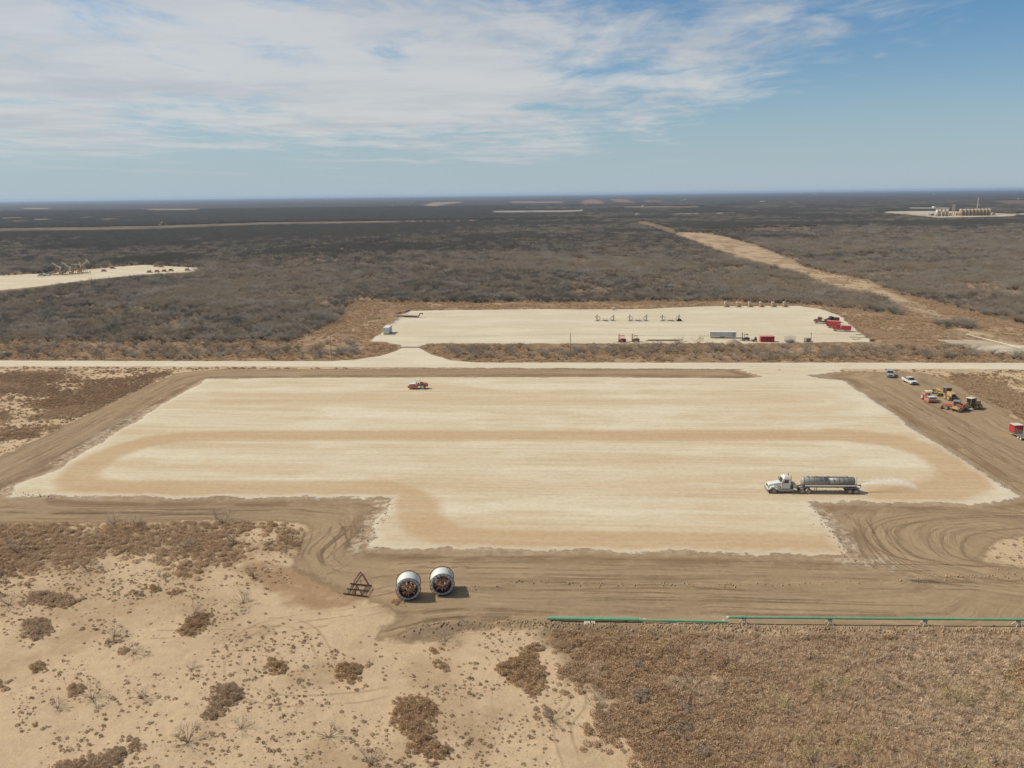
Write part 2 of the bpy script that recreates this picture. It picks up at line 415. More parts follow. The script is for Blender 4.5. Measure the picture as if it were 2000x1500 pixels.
fl = lerp(np.repeat(C(.15, .108, .073), len(XF), 0), C(.30, .20, .12), sst(NB['n1'] * .4 + NB['n2'] * .6, .50, .66))
c2 = lerp(fl, vg, sst(S['verge'] + (NB['n1'] - .5) * 8, -2, 2))
rw = lerp(np.repeat(C(.40, .30, .19), len(XF), 0), C(.25, .175, .11), sst(NB['n1'], .46, .64))
c2 = lerp(c2, rw, sst(S['row'] + (NB['n1'] - .5) * 14, -2, 3))
col = lerp(col, c2, bey)
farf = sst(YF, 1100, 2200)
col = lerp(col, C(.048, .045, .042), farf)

def grid_sheet(name, keep, zoff, mat, attrs, fill_z=None):
    """one piece of the ground: the grid cells in KEEP (a mask over the grid's points, any corner)"""
    k = keep.reshape(NYG, NXG)
    c = k[:-1, :-1] | k[1:, :-1] | k[:-1, 1:] | k[1:, 1:]
    jj, ii = np.nonzero(c); a = jj * NXG + ii
    q = np.stack([a, a + 1, a + NXG + 1, a + NXG], 1)
    u, inv = np.unique(q.ravel(), return_inverse=True)
    v = np.stack([XF[u], YF[u], ZF[u] + zoff], 1)
    o = link_mesh(name, v, inv.reshape(-1, 4), (mat,), None, True)
    for an, av in attrs.items():
        if av.ndim == 2: fattr(o, an, np.concatenate([av[u], np.ones((len(u), 1))], 1), 'POINT', 'FLOAT_COLOR')
        else: fattr(o, an, av[u])
    return tag(o, kind='structure')

def soil_detail(t, g, c, lo=0.8, hi=1.16, fine=5.0):
    """mottling of dry soil at three sizes"""
    n1, n2, n3 = t.noise(g, 0.11, 4, 0.6), t.noise(g, 0.9, 4, 0.65), t.noise(g, fine, 3, 0.7)
    f = t.math('ADD', t.math('MULTIPLY', n1, 0.35), t.math('ADD', t.math('MULTIPLY', n2, 0.4), t.math('MULTIPLY', n3, 0.25)))
    f = t.lin(f, 0.34, 0.66)
    return t.mix(1.0, c, t.mix(f, (lo, lo, lo), (hi, hi, hi * 0.99)), 'MULTIPLY'), n2, n3

# base ground
m, t = mat_new('dry_ground'); g = t.pos()
c = t.attr('Col', False)
c, n2, n3 = soil_detail(t, g, c, 0.80, 1.12, 3.0)
litter = t.ss(t.noise(g, 2.3, 5, 0.72, 0.6), 0.60, 0.70)                 # bits of dead grass and twigs
speck = t.ss(t.noise(g, 3.6, 4, 0.8), 0.575, 0.64)
c = t.mix(t.math('MULTIPLY', litter, 0.5), c, (.19, .132, .08))
c = t.mix(t.math('MULTIPLY', t.math('MULTIPLY', speck, t.ss(t.noise(g, .25, 4, .6), .35, .6, .4, 1.0)), 0.75), c, (.20, .14, .085))
crust = t.ss(t.noise(g, 0.35, 5, 0.65), 0.52, 0.66)
c = t.mix(t.math('MULTIPLY', crust, 0.35), c, (.48, .375, .25))
bh = t.math('ADD', t.math('MULTIPLY', t.noise(g, 1.3, 5, 0.7), 1.0), t.math('MULTIPLY', t.noise(g, 6.0, 2, 0.6), 0.3))
out(t, principled(t, c, 0.97, 0, bump(t, bh, 0.45, 0.25), 0.1)); GROUND = m

# graded soil: furrows follow the pad's edges; circular furrows where machines turned
C1, C2 = np.array(G(800, 1062)), np.array(G(1935, 1062))
def ragged_alpha(t, g, sd, amp, soft, sc=0.7):
    n = t.noise(g, sc, 5, 0.7)
    n_ = t.noise(g, 0.13, 3, 0.55)
    v = t.math('ADD', t.math('ADD', sd, t.math('MULTIPLY', t.math('SUBTRACT', n_, 0.5), amp * 1.5)), t.math('MULTIPLY', t.math('SUBTRACT', n, 0.5), amp))
    return t.ss(v, -soft, soft), v
m, t = mat_new('graded_soil'); g = t.pos()
u, u2, w2, sd, gp = t.attr('u'), t.attr('u2'), t.attr('w2'), t.attr('sdf'), t.attr('padd')
gx_, gy_, gz_ = t.sep(g)
wob = t.math('MULTIPLY', t.math('SUBTRACT', t.noise(g, 0.07, 3, 0.5), 0.5), 6.0)
along = t.comb(gx_, gy_, 0)
sm = t.vmath('SCALE', along, scale=0.035)
def stripes(uu, k, seed, det=3):
    a = t.comb(t.math('MULTIPLY', t.math('ADD', uu, wob), k), t.math('ADD', t.math('MULTIPLY', gx_, 0.03), seed), t.math('MULTIPLY', gy_, 0.03))
    return t.noise(a, 1.0, det, 0.6)
sA, sB = stripes(u, 0.55, 1.0), stripes(u, 2.2, 7.0)
qA, qB = stripes(u2, 0.8, 3.0), stripes(u2, 2.6, 5.0)
brk = t.noise(g, 0.16, 3, 0.6)
big = t.mix(w2, sA, qA); fin = t.mix(w2, sB, qB)
flatn = t.ss(brk, .40, .62, .25, 1.0)
big = t.mix(flatn, (.5, .5, .5), big); fin = t.mix(flatn, (.5, .5, .5), fin)
c = t.mix(t.ss(big, 0.36, 0.64), (.225, .158, .095), (.335, .24, .148))
c = t.mix(t.math('MULTIPLY', t.ss(fin, 0.40, 0.68), 0.45), c, (.38, .28, .178))
c = t.mix(t.math('MULTIPLY', t.ss(t.noise(g, 0.05, 4, 0.6), 0.45, 0.65), 0.5), c, (.30, .21, .125))
dark_band = t.math('MULTIPLY', t.math('MULTIPLY', t.ss(gp, -5.5, -3.2), t.ss(gp, -0.8, -2.2)), t.ss(t.noise(g, .09, 4, .6), .36, .56))  # darker, patchy band of soil just outside the pad edge
c = t.mix(t.math('MULTIPLY', dark_band, .75), c, (.185, .122, .07))
c, n2, n3 = soil_detail(t, g, c, 0.80, 1.12, 3.0)
# crumbs of caliche spilled beside the pad
sp = t.math('MULTIPLY', t.math('ADD', t.ss(gp, -3.0, 0.6, 0, .45), t.attr('spill'), clamp=True), t.ss(t.noise(g, 0.6, 6, 0.76, 0.2), 0.44, 0.58))
c = t.mix(t.math('MULTIPLY', sp, 0.70), c, (.49, .41, .30))
al, v = ragged_alpha(t, g, sd, 4.0, 1.1)
c = t.mix(t.ss(v, 3.5, 0.0, 0.0, 0.3), c, (.27, .185, .11))
hh = t.math('ADD', t.math('MULTIPLY', fin, 1.2), t.math('ADD', t.math('MULTIPLY', big, 1.0), t.math('ADD', t.math('MULTIPLY', t.noise(g, 2.2, 4, 0.7), 0.35), t.math('MULTIPLY', sp, 0.25))))
sh = principled(t, c, 0.96, 0, bump(t, hh, 0.6, 0.30), 0.1)
mx = t.new('ShaderNodeMixShader'); t.put(mx.inputs[0], al); t.l.new(t.new('ShaderNodeBsdfTransparent').outputs[0], mx.inputs[1]); t.l.new(sh, mx.inputs[2])
out(t, mx.outputs[0]); SOIL = m

# caliche of the pads and the road
def caliche(name, damp, streak=1.0, pale=(.535, .465, .338), tan=(.445, .335, .20), amp=3.2, soft=0.3):
    m, t = mat_new(name); g = t.pos(); X, Y, Z = t.sep(g)
    a = t.math('ADD', t.math('MULTIPLY', X, rd[0]), t.math('MULTIPLY', Y, rd[1]))
    b = t.math('ADD', t.math('MULTIPLY', X, -rd[1]), t.math('MULTIPLY', Y, rd[0]))
    def st(ka, kb, seed, det=4, r=0.6, d=0.0): return t.noise(t.comb(t.math('MULTIPLY', a, ka), t.math('MULTIPLY', b, kb), seed), 1.0, det, r, d)
    s1, s2, s3 = st(.014, .16, 1.3), st(.03, .75, 5.1, 5, .65), st(.09, 2.6, 9.7, 3)
    c = t.mix(t.math('MULTIPLY', t.ss(s1, .42, .66), .60 * streak), pale, tan)
    c = t.mix(t.math('MULTIPLY', t.ss(s2, .44, .66), .62 * streak), c, tan)
    c = t.mix(t.math('MULTIPLY', t.ss(s3, .48, .70), .26 * streak), c, (.40, .315, .205))
    c = t.mix(t.math('MULTIPLY', t.ss(t.noise(t.comb(t.math('MULTIPLY', a, .4), b, 2.0), .07, 5, .65), .46, .62), .60), c, (.58, .52, .40))
    if damp:
        dm = t.math('MULTIPLY', t.attr('damp'), t.math('MULTIPLY_ADD', s2, 1.0, .42), clamp=True)
        c = t.mix(t.math('MULTIPLY', dm, .90), c, t.mix(s3, (.370, .248, .135), (.465, .325, .185)))
    n = t.noise(g, 1.1, 5, .65)
    c = t.mix(1.0, c, t.mix(t.lin(n, .35, .65), (.93, .925, .92), (1.05, 1.05, 1.05)), 'MULTIPLY')
    al, v = ragged_alpha(t, g, t.attr('sdf'), amp, soft, 0.9)
    c = t.mix(t.ss(v, 2.2, 0.2, 0.0, 0.55), c, (.54, .475, .375))
    hh = t.math('ADD', t.math('MULTIPLY', s3, .7), t.math('ADD', t.math('MULTIPLY', s2, .5), t.math('MULTIPLY', n, .3)))
    sh = principled(t, c, .93, 0, bump(t, hh, .25, .10), .15)
    mx = t.new('ShaderNodeMixShader'); t.put(mx.inputs[0], al); t.l.new(t.new('ShaderNodeBsdfTransparent').outputs[0], mx.inputs[1]); t.l.new(sh, mx.inputs[2])
    out(t, mx.outputs[0]); return m
CALI = caliche('caliche_damp', True)
CALR = caliche('caliche_road', False, 0.45, (.54, .47, .35), (.48, .39, .27), 1.6, .3)
CAL2 = caliche('caliche_dry', False, 0.5, (.52, .45, .325), (.46, .37, .25), 3.0, .5)

damp = np.zeros(len(XF))
for p, w, s in DAMP:
    pp = P(p); msk = S['pad'] > -6
    d = seg_dist(XF[msk], YF[msk], pp, False)
    r = damp[msk]; r = np.maximum(r, s * (1 - sst(d, w - 1.4, w + 1.7))); damp[msk] = r
far_r = lambda c: np.hypot(XF - c[0], YF - c[1])
d1, d2 = far_r(C1), far_r(C2)
dm1 = far_r(G(625, 1075)); w2 = np.maximum(1 - sst(dm1, 5, 13), 1 - sst(d2, 16, 27)); u2 = np.where(d1 < d2, d1, d2)
spill = np.zeros(len(XF))
for pl, w in (([(20,960),(60,945),(115,925)], 3.5), ([(705,1070),(738,1015),(757,978)], 2.6), ([(1600,1005),(1640,1055),(1660,1092),(1720,1100)], 2.8), ([(300,792),(230,832),(110,905)], 1.8), ([(1700,790),(1800,858),(1880,905)], 2.0)):
    msk = np.abs(S['dirt']) < 400; r = spill[msk]; spill[msk] = np.maximum(r, 1 - sst(seg_dist(XF[msk], YF[msk], P(pl), False), w * .3, w * 1.5))
base_ground = grid_sheet('ground', np.ones(len(XF), bool), 0.0, GROUND, dict(Col=col))
grid_sheet('graded_dirt', (S['dirt'] > -2.5) & (S['pad'] < 4.5), 0.006, SOIL, dict(sdf=S['dirt'], u=-S['pad'], u2=u2, w2=w2, padd=S['pad'], spill=spill))
grid_sheet('gravel_road', S['road'] > -2, 0.012, CALR, dict(sdf=S['road']))
grid_sheet('caliche_pad', S['pad'] > -2, 0.020, CALI, dict(sdf=S['pad'], damp=damp))
grid_sheet('far_caliche_pad', S['pad2'] > -4, 0.03, CAL2, dict(sdf=S['pad2']))
grid_sheet('pump_pad', S['pad3'] > -6, 0.03, CAL2, dict(sdf=S['pad3']))
PITM = caliche('pale_gravel', False, 0.9, (.42, .35, .265), (.30, .22, .145), 6.0, 1.4)
grid_sheet('gravel_patch', S['pit'] > -3, 0.035, PITM, dict(sdf=S['pit']))

# clearings, fields and tracks far out in the brush
FARC = [
 ('dirt_track', [(0,446),(280,442),(500,434.5),(860,430),(1000,427),(1180,424.5),(1180,426.5),(1000,429.5),(860,433),(500,438.5),(280,447),(0,451),(-500,460),(-500,454)], (.24,.18,.125)),
 ('dirt_track', [(1232,431),(1262,433),(1300,443),(1330,453),(1305,453),(1275,443),(1245,435)], (.34,.24,.15)),
 ('field', [(1142,390),(1166,389.5),(1184,396.5),(1165,398),(1138,397)], (.36,.22,.15)),
 ('field', [(1190,389),(1222,389),(1240,395.5),(1205,395)], (.34,.21,.145)),
 ('field', [(1258,391.8),(1290,391.5),(1296,393.8),(1262,394)], (.33,.22,.15)),
 ('dirt_track', [(1215,403),(1365,403),(1370,405),(1215,405)], (.36,.26,.18)),
 ('clearing', [(960,411.5),(1120,410.5),(1142,409),(1142,412),(1120,414),(960,415)], (.42,.37,.29)),
 ('clearing', [(830,399),(852,395),(900,394),(900,396),(870,399),(862,403),(835,402)], (.42,.32,.22)),
 ('clearing', [(1232,416.5),(1248,415.5),(1252,420),(1236,419.5)], (.46,.37,.27)),
 ('clearing', [(1310,417),(1400,415),(1500,412.5),(1500,414),(1400,417.5),(1310,419.5)], (.42,.36,.28)),
 ('clearing', [(1690,414),(1740,416.5),(1790,421),(1836,425),(1900,424),(1960,423),(1985,421),(1975,418),(1940,415.5),(1840,412),(1780,412),(1740,413)], (.50,.43,.32)),
 ('clearing', [(1975,417),(2060,414),(2060,418),(1975,420)], (.50,.44,.34)),
 ('clearing', [(1750,405),(1850,405),(1885,408),(1780,407.5)], (.42,.37,.29)),
 ('dirt_track', [(1500,445),(1600,443),(1600,447),(1490,450),(1380,453),(1370,450)], (.28,.20,.13)),
 ('clearing', [(45,406),(95,406),(95,408),(45,408)], (.45,.4,.32)),
 ('clearing', [(270,408),(390,407.5),(390,410.5),(300,410.5)], (.36,.28,.2)),
 ('clearing', [(0,425),(36,424),(60,426),(40,427.5),(0,427)], (.25,.18,.115)),
 ('clearing', [(46,427.5),(92,427),(120,429.5),(80,430.5)], (.25,.18,.115)),
 ('clearing', [(10,431),(50,430.5),(66,433),(30,434)], (.25,.18,.115)),
 ('clearing', [(150,424.5),(178,423),(190,425),(160,427)], (.25,.18,.115)),
 ('clearing', [(205,423.5),(250,421.8),(258,423.5),(215,425.5)], (.25,.18,.115)),
 ('clearing', [(190,427.5),(228,426.5),(240,429),(200,430)], (.25,.18,.115)),
 ('clearing', [(100,434),(150,433),(160,435),(120,436)], (.25,.18,.115)),
 ('clearing', [(310,434),(325,435),(322,440),(308,439)], (.33,.26,.18)),
 ('clearing', [(1120,505),(1150,506),(1140,512),(1100,508)], (.32,.22,.13)),
 ('field', [(1935,392),(2080,389),(2080,397),(1960,398)], (.24,.165,.115)),
 ('clearing', [(995,393),(1100,393.5),(1100,396.5),(1000,396.5)], (.34,.26,.18)),
 ('clearing', [(1156,408),(1164,408),(1176,416),(1168,414)], (.38,.30,.22)),
]
FARP = []
for i, (nm, pl, cc) in enumerate(FARC):
    q = P(pl); FARP.append(q)
    m, t = mat_new(nm + '_soil%d' % i); g = t.pos()
    n = t.noise(g, 0.012, 5, 0.65); cc = tuple(x * (.72 if i != 10 else 1.0) for x in cc)
    c = t.mix(t.ss(n, .40, .60), cc, tuple(x * 0.62 for x in cc))
    out(t, principled(t, c, 0.97, 0, None, 0.1))
    pts = []
    for k in range(len(q)):
        a, b = q[k], q[(k + 1) % len(q)]; L = np.hypot(*(b - a)); nn = int(min(24, max(1, L / 30)))
        for j in range(nn):
            p = a + (b - a) * j / nn; jit = min(22.0, L * 0.05) * (j > 0)
            pts.append((p[0] + random.uniform(-jit, jit), p[1] + random.uniform(-jit, jit), 0.10 + 0.004 * i))
    o = link_mesh(nm, np.array(pts), [tuple(range(len(pts)))], (m,)); tag(o, kind='structure')

# ------------------------------------------------------------------ air
BB = 24000
hm = bpy.data.materials.new('air'); hm.use_nodes = True; t = NT(hm.node_tree); t.n.clear()
pv = t.new('ShaderNodeVolumePrincipled'); pv.inputs['Color'].default_value = (0.58, 0.75, 1.0, 1); pv.inputs['Density'].default_value = 4.6e-5
pv.inputs['Anisotropy'].default_value = 0.2
ho = t.new('ShaderNodeOutputMaterial'); t.l.new(pv.outputs[0], ho.inputs['Volume'])
mb = MB().box(-50000, 50000, -5000, 50000, -3.0, 75.0)
hz_o = mb.build('haze', hm); tag(hz_o, kind='stuff')
# ------------------------------------------------------------------ vegetation
PROTO = {}
def tri_cloud(centers, dirs, lens, wid):
    """one thin triangle for every twig: base at the centre, tip along dir"""
    n = len(centers); side = rng.normal(size=(n, 3)); side -= (side * dirs).sum(1)[:, None] * dirs
    side /= np.linalg.norm(side, axis=1)[:, None] + 1e-9
    a = centers - side * wid[:, None] / 2; b = centers + side * wid[:, None] / 2; c = centers + dirs * lens[:, None]
    v = np.stack([a, b, c], 1).reshape(-1, 3); f = np.arange(3 * n).reshape(n, 3)
    return v, f
def unit(v): return v / (np.linalg.norm(v, axis=-1, keepdims=True) + 1e-9)
def limb_mesh(seed, h, spread, nl=6, r0=0.13):
    rr = random.Random(seed); mb = MB(); tips = []
    for i in range(nl):
        az = 2 * math.pi * i / nl + rr.uniform(-.4, .4); p = Vector((rr.uniform(-.12, .12), rr.uniform(-.12, .12), -0.1)); lean = rr.uniform(.35, 1.0)
        d = Vector((math.cos(az) * lean, math.sin(az) * lean, 1.0)).normalized(); r = r0 * rr.uniform(.6, 1.0)
        L = h / 3.2
        for k in range(3):
            q = p + d * L * rr.uniform(.8, 1.15)
            mb.cyl(p, q, r, r * .62, 5 if k == 0 else 4, False)
            for j in range(2):
                dd = (d + Vector((rr.uniform(-.9, .9), rr.uniform(-.9, .9), rr.uniform(-.3, .5)))).normalized()
                e = q + dd * L * rr.uniform(.5, .9); mb.cyl(q, e, r * .45, r * .12, 3, False); tips.append(tuple(e)); tips.append(tuple((q + e) / 2))
            d = (d + Vector((math.cos(az) * spread * .35, math.sin(az) * spread * .35, rr.uniform(-.25, .15)))).normalized()
            p = q; r *= .62
        tips.append(tuple(p))
    return mb, np.array(tips)
def twigs(seed, tips, n, L, w, up=0.5, flat=1.0):
    r_ = np.random.default_rng(seed)
    c = tips[r_.integers(0, len(tips), n)] + r_.normal(size=(n, 3)) * np.array([.42, .42, .30]) * flat
    c[:, 2] = np.maximum(c[:, 2], .15)
    d = unit(r_.normal(size=(n, 3)) + unit(c * np.array([1, 1, .4])) * .7 + np.array([0, 0, up]))
    return tri_cloud(c, d, L * r_.uniform(.5, 1.2, n), w * r_.uniform(.7, 1.3, n))

BARK = foliage('bark', (.11, .09, .072), (.16, .135, .11))
TWIG = foliage('grey_twigs', (.25, .215, .17), (.48, .425, .35), (.36, .29, .205))
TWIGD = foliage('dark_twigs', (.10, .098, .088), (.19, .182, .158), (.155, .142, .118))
SALT = foliage('saltbush_leaves', (.38, .27, .175), (.52, .385, .25), (.46, .32, .20))
RUSTM = foliage('rusty_scrub', (.45, .315, .19), (.64, .47, .30), (.55, .41, .27))
GRSM = foliage('dry_grass', (.50, .385, .26), (.76, .61, .44), (.62, .47, .32))
GREYB = foliage('grey_brush', (.42, .35, .27), (.54, .45, .35))
YEL = foliage('yellow_green_twigs', (.55, .46, .20), (.64, .54, .27))

def col_unlinked(name, objs):
    c = bpy.data.collections.new(name)
    for o in objs:
        for uc in list(o.users_collection): uc.objects.unlink(o)
        c.objects.link(o)
    return c
def raw_obj(name, parts):
    """parts: list of (verts, faces, material)"""
    V, Fc, fm, b = [], [], [], 0
    for i, (v, f, mt) in enumerate(parts):
        V.append(np.asarray(v)); Fc += [tuple(b + k for k in q) for q in (f.tolist() if isinstance(f, np.ndarray) else f)]; fm += [i] * len(f); b += len(v)
    return link_mesh(name, np.concatenate(V), Fc, [p[2] for p in parts], None, False, fm)

MESQ = []                      # kinds of mesquite, as (limbs MB, twig verts, twig faces)
for k in range(5):
    mb, tips = limb_mesh(100 + k, 3.1 + .25 * k, 1.0)
    MESQ.append((mb, *twigs(200 + k, tips, 950, .75, .040)))
pm = []
for k in range(5):
    mb, v, f = MESQ[k]
    pm.append(raw_obj('mq_%d' % k, [(np.array(mb.v), mb.f, BARK), (v, f, TWIG)]))
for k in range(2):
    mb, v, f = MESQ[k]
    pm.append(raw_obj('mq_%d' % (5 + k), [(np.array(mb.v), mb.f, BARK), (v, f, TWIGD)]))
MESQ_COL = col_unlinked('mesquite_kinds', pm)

def dome(seed, n, rx, h, L, w, up=.35, lean=(0, 0)):
    r_ = np.random.default_rng(seed); az = r_.uniform(0, 2 * np.pi, n); q = np.sqrt(r_.uniform(0, 1, n)); el = r_.uniform(.0, 1, n) ** .7
    c = np.stack([np.cos(az) * q * rx, np.sin(az) * q * rx, np.sqrt(np.maximum(0, 1 - q * q)) * h * (.25 + .7 * el)], 1)
    d = unit(np.stack([np.cos(az) * q + lean[0], np.sin(az) * q + lean[1], np.full(n, up + .4)], 1) + r_.normal(size=(n, 3)) * .55)
    return tri_cloud(c, d, L * r_.uniform(.6, 1.2, n), w * r_.uniform(.7, 1.3, n))
LUMP = [dome(300 + k, 105, .33, .36, .15, .095) for k in range(4)]
def protoset(name, mat, gens): return col_unlinked(name, [raw_obj('%s_%02d' % (name, i), [(v, f, mat)]) for i, (v, f) in enumerate(gens)])
SALT_COL = protoset('saltbush_kinds', SALT, LUMP)
RUST_COL = protoset('scrub_kinds', RUSTM, [dome(320 + k, 95, .40, .38, .19, .10) for k in range(4)])
TUFT_COL = protoset('tuft_kinds', foliage('tuft', (.34, .24, .15), (.52, .39, .26)), [dome(340 + k, 40, .10 + .02 * k, .10, .11, .06) for k in range(4)])
GRASS_COL = protoset('grass_kinds', GRSM, [dome(360 + k, 90, .36, .34, .36, .070, .25, (.55 * math.cos(k * 2.1), .55 * math.sin(k * 2.1))) for k in range(5)])

def scatter(name, pts, scl, rot, idx, coll, label, cat):
    me = bpy.data.meshes.new(name); me.vertices.add(len(pts)); me.vertices.foreach_set('co', np.asarray(pts, np.float32).ravel()); me.update()
    o = bpy.data.objects.new(name, me); COL.objects.link(o)
    for an, v, ty in (('scl', scl, 'FLOAT_VECTOR'), ('rot', rot, 'FLOAT_VECTOR')):
        a = me.attributes.new(an, ty, 'POINT'); a.data.foreach_set('vector', np.asarray(v, np.float32).ravel())
    a = me.attributes.new('pick', 'INT', 'POINT'); a.data.foreach_set('value', np.asarray(idx, np.int32))
    gt = bpy.data.node_groups.new(name + '_nodes', 'GeometryNodeTree')
    gt.interface.new_socket('Geometry', in_out='INPUT', socket_type='NodeSocketGeometry'); gt.interface.new_socket('Geometry', in_out='OUTPUT', socket_type='NodeSocketGeometry')
    n = gt.nodes; l = gt.links; gi, go = n.new('NodeGroupInput'), n.new('NodeGroupOutput')
    ip = n.new('GeometryNodeInstanceOnPoints'); ci = n.new('GeometryNodeCollectionInfo'); ci.inputs['Collection'].default_value = coll
    ci.inputs['Separate Children'].default_value = True; ci.inputs['Reset Children'].default_value = True
    def na(nm, ty): q = n.new('GeometryNodeInputNamedAttribute'); q.data_type = ty; q.inputs['Name'].default_value = nm; return q.outputs['Attribute']
    er = n.new('FunctionNodeEulerToRotation'); l.new(na('rot', 'FLOAT_VECTOR'), er.inputs[0])
    l.new(gi.outputs[0], ip.inputs['Points']); l.new(ci.outputs[0], ip.inputs['Instance']); ip.inputs['Pick Instance'].default_value = True
    l.new(na('pick', 'INT'), ip.inputs['Instance Index']); l.new(er.outputs[0], ip.inputs['Rotation']); l.new(na('scl', 'FLOAT_VECTOR'), ip.inputs['Scale']); l.new(ip.outputs[0], go.inputs[0])
    md = o.modifiers.new('scatter', 'NODES'); md.node_group = gt
    return tag(o, label, cat, kind='stuff')

def jgrid(x0, x1, y0, y1, s, jit=.48):
    xs, ys = np.arange(x0, x1, s), np.arange(y0, y1, s * .9); X, Y = np.meshgrid(xs, ys); X[::2] += s / 2
    X = X + rng.uniform(-jit, jit, X.shape) * s; Y = Y + rng.uniform(-jit, jit, Y.shape) * s
    return X.ravel(), Y.ravel()
def view(X, Y, m=8.0, wide=.72): return (np.abs(X) < wide * Y + m)
def common(n, lo, hi, zlo=.8, zhi=1.15):
    s = rng.uniform(lo, hi, n); scl = np.stack([s, s, s * rng.uniform(zlo, zhi, n)], 1)
    rot = np.stack([rng.uniform(-.12, .12, n), rng.uniform(-.12, .12, n), rng.uniform(0, 6.28, n)], 1)
    return scl, rot

# --- brush country beyond the road -----------------------------------------
NOBRUSH = [VERGE, PAD2, PAD3, ROAD, ROW] + FARP
def blocked(X, Y, hgt):
    r = np.zeros(X.shape, bool)
    for q in NOBRUSH:
        bb0, bb1 = q.min(0) - 160, q.max(0) + 5
        c = (X > bb0[0]) & (X < bb1[0]) & (Y > bb0[1]) & (Y < bb1[1]) & ~r
        if not c.any(): continue
        idx = np.nonzero(c)[0]; x, y = X[idx], Y[idx]
        hit = inside(x, y, q)
        if q is ROW or q is VERGE: hit &= ~((sdf(x, y, ROW) > -2) & (fbm(x, y, .05, 3, 211) > .60) & (y > 300))
        # a tree standing just in front of a clearing seen end-on was cleared too, as deep as its crown would hide
        k = 0.8 * hgt[idx] if np.ndim(hgt) else 0.8 * hgt
        far = y > 430
        x2, y2 = x * CAM_H / (CAM_H - k), y * CAM_H / (CAM_H - k)
        hit |= far & inside(x2, y2, q)
        r[idx[hit]] = True
    return r
def height_at(X, Y):
    z = np.zeros(X.shape); c = Y < 480
    if c.any(): z[c] = H(X[c], Y[c])
    return z
bands = [(200, 560, 3.6, .55, 1.10, 5), (560, 1000, 4.9, .85, 1.45, 5), (1000, 1900, 8.0, 1.6, 2.4, 5), (1900, 4200, 15.0, 3.0, 4.6, 5)]
TP = []
for y0, y1, s, lo, hi, _ in bands:
    X, Y = jgrid(-.72 * y1 - 10, .72 * y1 + 10, y0, y1, s)
    by = (X - ROADY[0]) * -rd[1] + (Y - ROADY[1]) * rd[0]
    k = view(X, Y, 10) & (by > 14); X, Y = X[k], Y[k]
    gap = fbm(X, Y, .022, 3, 91) * .55 + fbm(X, Y, .11, 2, 93) * .45
    k = (gap < (.57 if y0 < 1000 else .62)) | (rng.uniform(0, 1, len(X)) < .25); X, Y = X[k], Y[k]
    sc = rng.uniform(lo, hi, len(X)) * (.8 + .4 * fbm(X, Y, .015, 2, 95))
    hz_ = np.minimum(sc, 1.35) * 3.4
    ej = (fbm(X, Y, .09, 2, 99) - .5) * 9; k = ~blocked(X + ej, Y + ej, hz_) & ~blocked(X, Y, hz_ * 0); X, Y, sc = X[k], Y[k], sc[k]
    TP.append(np.stack([X, Y, sc], 1))
TP = np.concatenate(TP)
# thin mesquite and bushes inside the strips along the road
SX, SY = jgrid(-260, 260, 225, 320, 3.3)
PXs, PYs = proj(SX, SY, np.zeros(len(SX)))
band_l = (PYs > 668) & (PYs < 702) & (PXs < 700); band_r = (PYs > 678) & (PYs < 704) & (PXs > 850)
w_ = np.where(band_l, .30 + .25 * sst(PYs, 680, 692), 0) + np.where(band_r, .42, 0)
ok = view(SX, SY, 6) & (rng.uniform(0, 1, len(SX)) < w_ * (.5 + 1.1 * fbm(SX, SY, .05, 2, 97)))
ok &= (sdf(SX, SY, ROAD) < -3.2) & (sdf(SX, SY, PAD2) < -3.5) & (sdf(SX, SY, PIT) < -2)
SXY = np.stack([SX[ok], SY[ok], rng.uniform(.45, .85, ok.sum())], 1)
FRONT = SXY
# mid verge: a few
order = np.argsort(TP[:, 1] / TP[:, 2])
n_single = 295 - min(140, len(FRONT))
fr_sel = FRONT[np.argsort(FRONT[:, 1] / FRONT[:, 2])]
singles = [(p, 'strip') for p in fr_sel[:140]] + [(p, 'edge') for p in TP[order[:n_single]]]
rest = np.concatenate([TP[order[n_single:]], fr_sel[140:]])
TMESH = []
for k in range(5):
    mb, v, f = MESQ[k]
    a = link_mesh('trunk', np.array(mb.v), mb.f, (BARK,)); b = link_mesh('crown', v, f, (TWIG,))
    TMESH.append((a.data, b.data)); bpy.data.objects.remove(a); bpy.data.objects.remove(b)
for i, (p, kind) in enumerate(singles):
    k = i % 5; x, y, s = p; z = float(H(np.array([x]), np.array([y]))[0])
    left = x < G(800, 690)[0]
    if kind == 'strip':
        lab = ('leafless grey mesquite between dense brush and gravel road, left of the far pad entrance' if left else 'leafless grey mesquite in the strip between the road and the far pad')
        grp = 'mesquites in the strip left of the pad entrance' if left else 'mesquites in the strip before the far pad'
    else:
        lab = ('leafless grey mesquite at the near edge of the dense brush left of the far pad' if left else 'leafless grey mesquite at the edge of the brush behind or right of the far pad')
        grp = 'mesquites along the near edge of the left brush' if left else 'mesquites of the brush beyond the far pad'
    r_ = thing('mesquite_tree', lab, 'tree', (x, y, z), random.uniform(0, 6.28), grp); r_.scale = (s, s, s * random.uniform(.85, 1.1))
    for nm, me in zip(('trunk', 'crown'), TMESH[k]):
        o = bpy.data.objects.new(nm, me); COL.objects.link(o); o.parent = r_
X, Y, sc = rest.T
z = height_at(X, Y); scl = np.stack([sc, sc, np.minimum(sc, 1.35) * rng.uniform(.85, 1.15, len(X))], 1)
rot = np.stack([np.zeros(len(X)), np.zeros(len(X)), rng.uniform(0, 6.28, len(X))], 1)
PXt, PYt = proj(X, Y, z)
darkp = sst(fbm(X, Y, .006, 3, 111), .44, .60) * .45 + .65 * sst(PYt, 545, 505) * sst(PXt, 1250, 600) + .75 * sst(PYt, 500, 425)
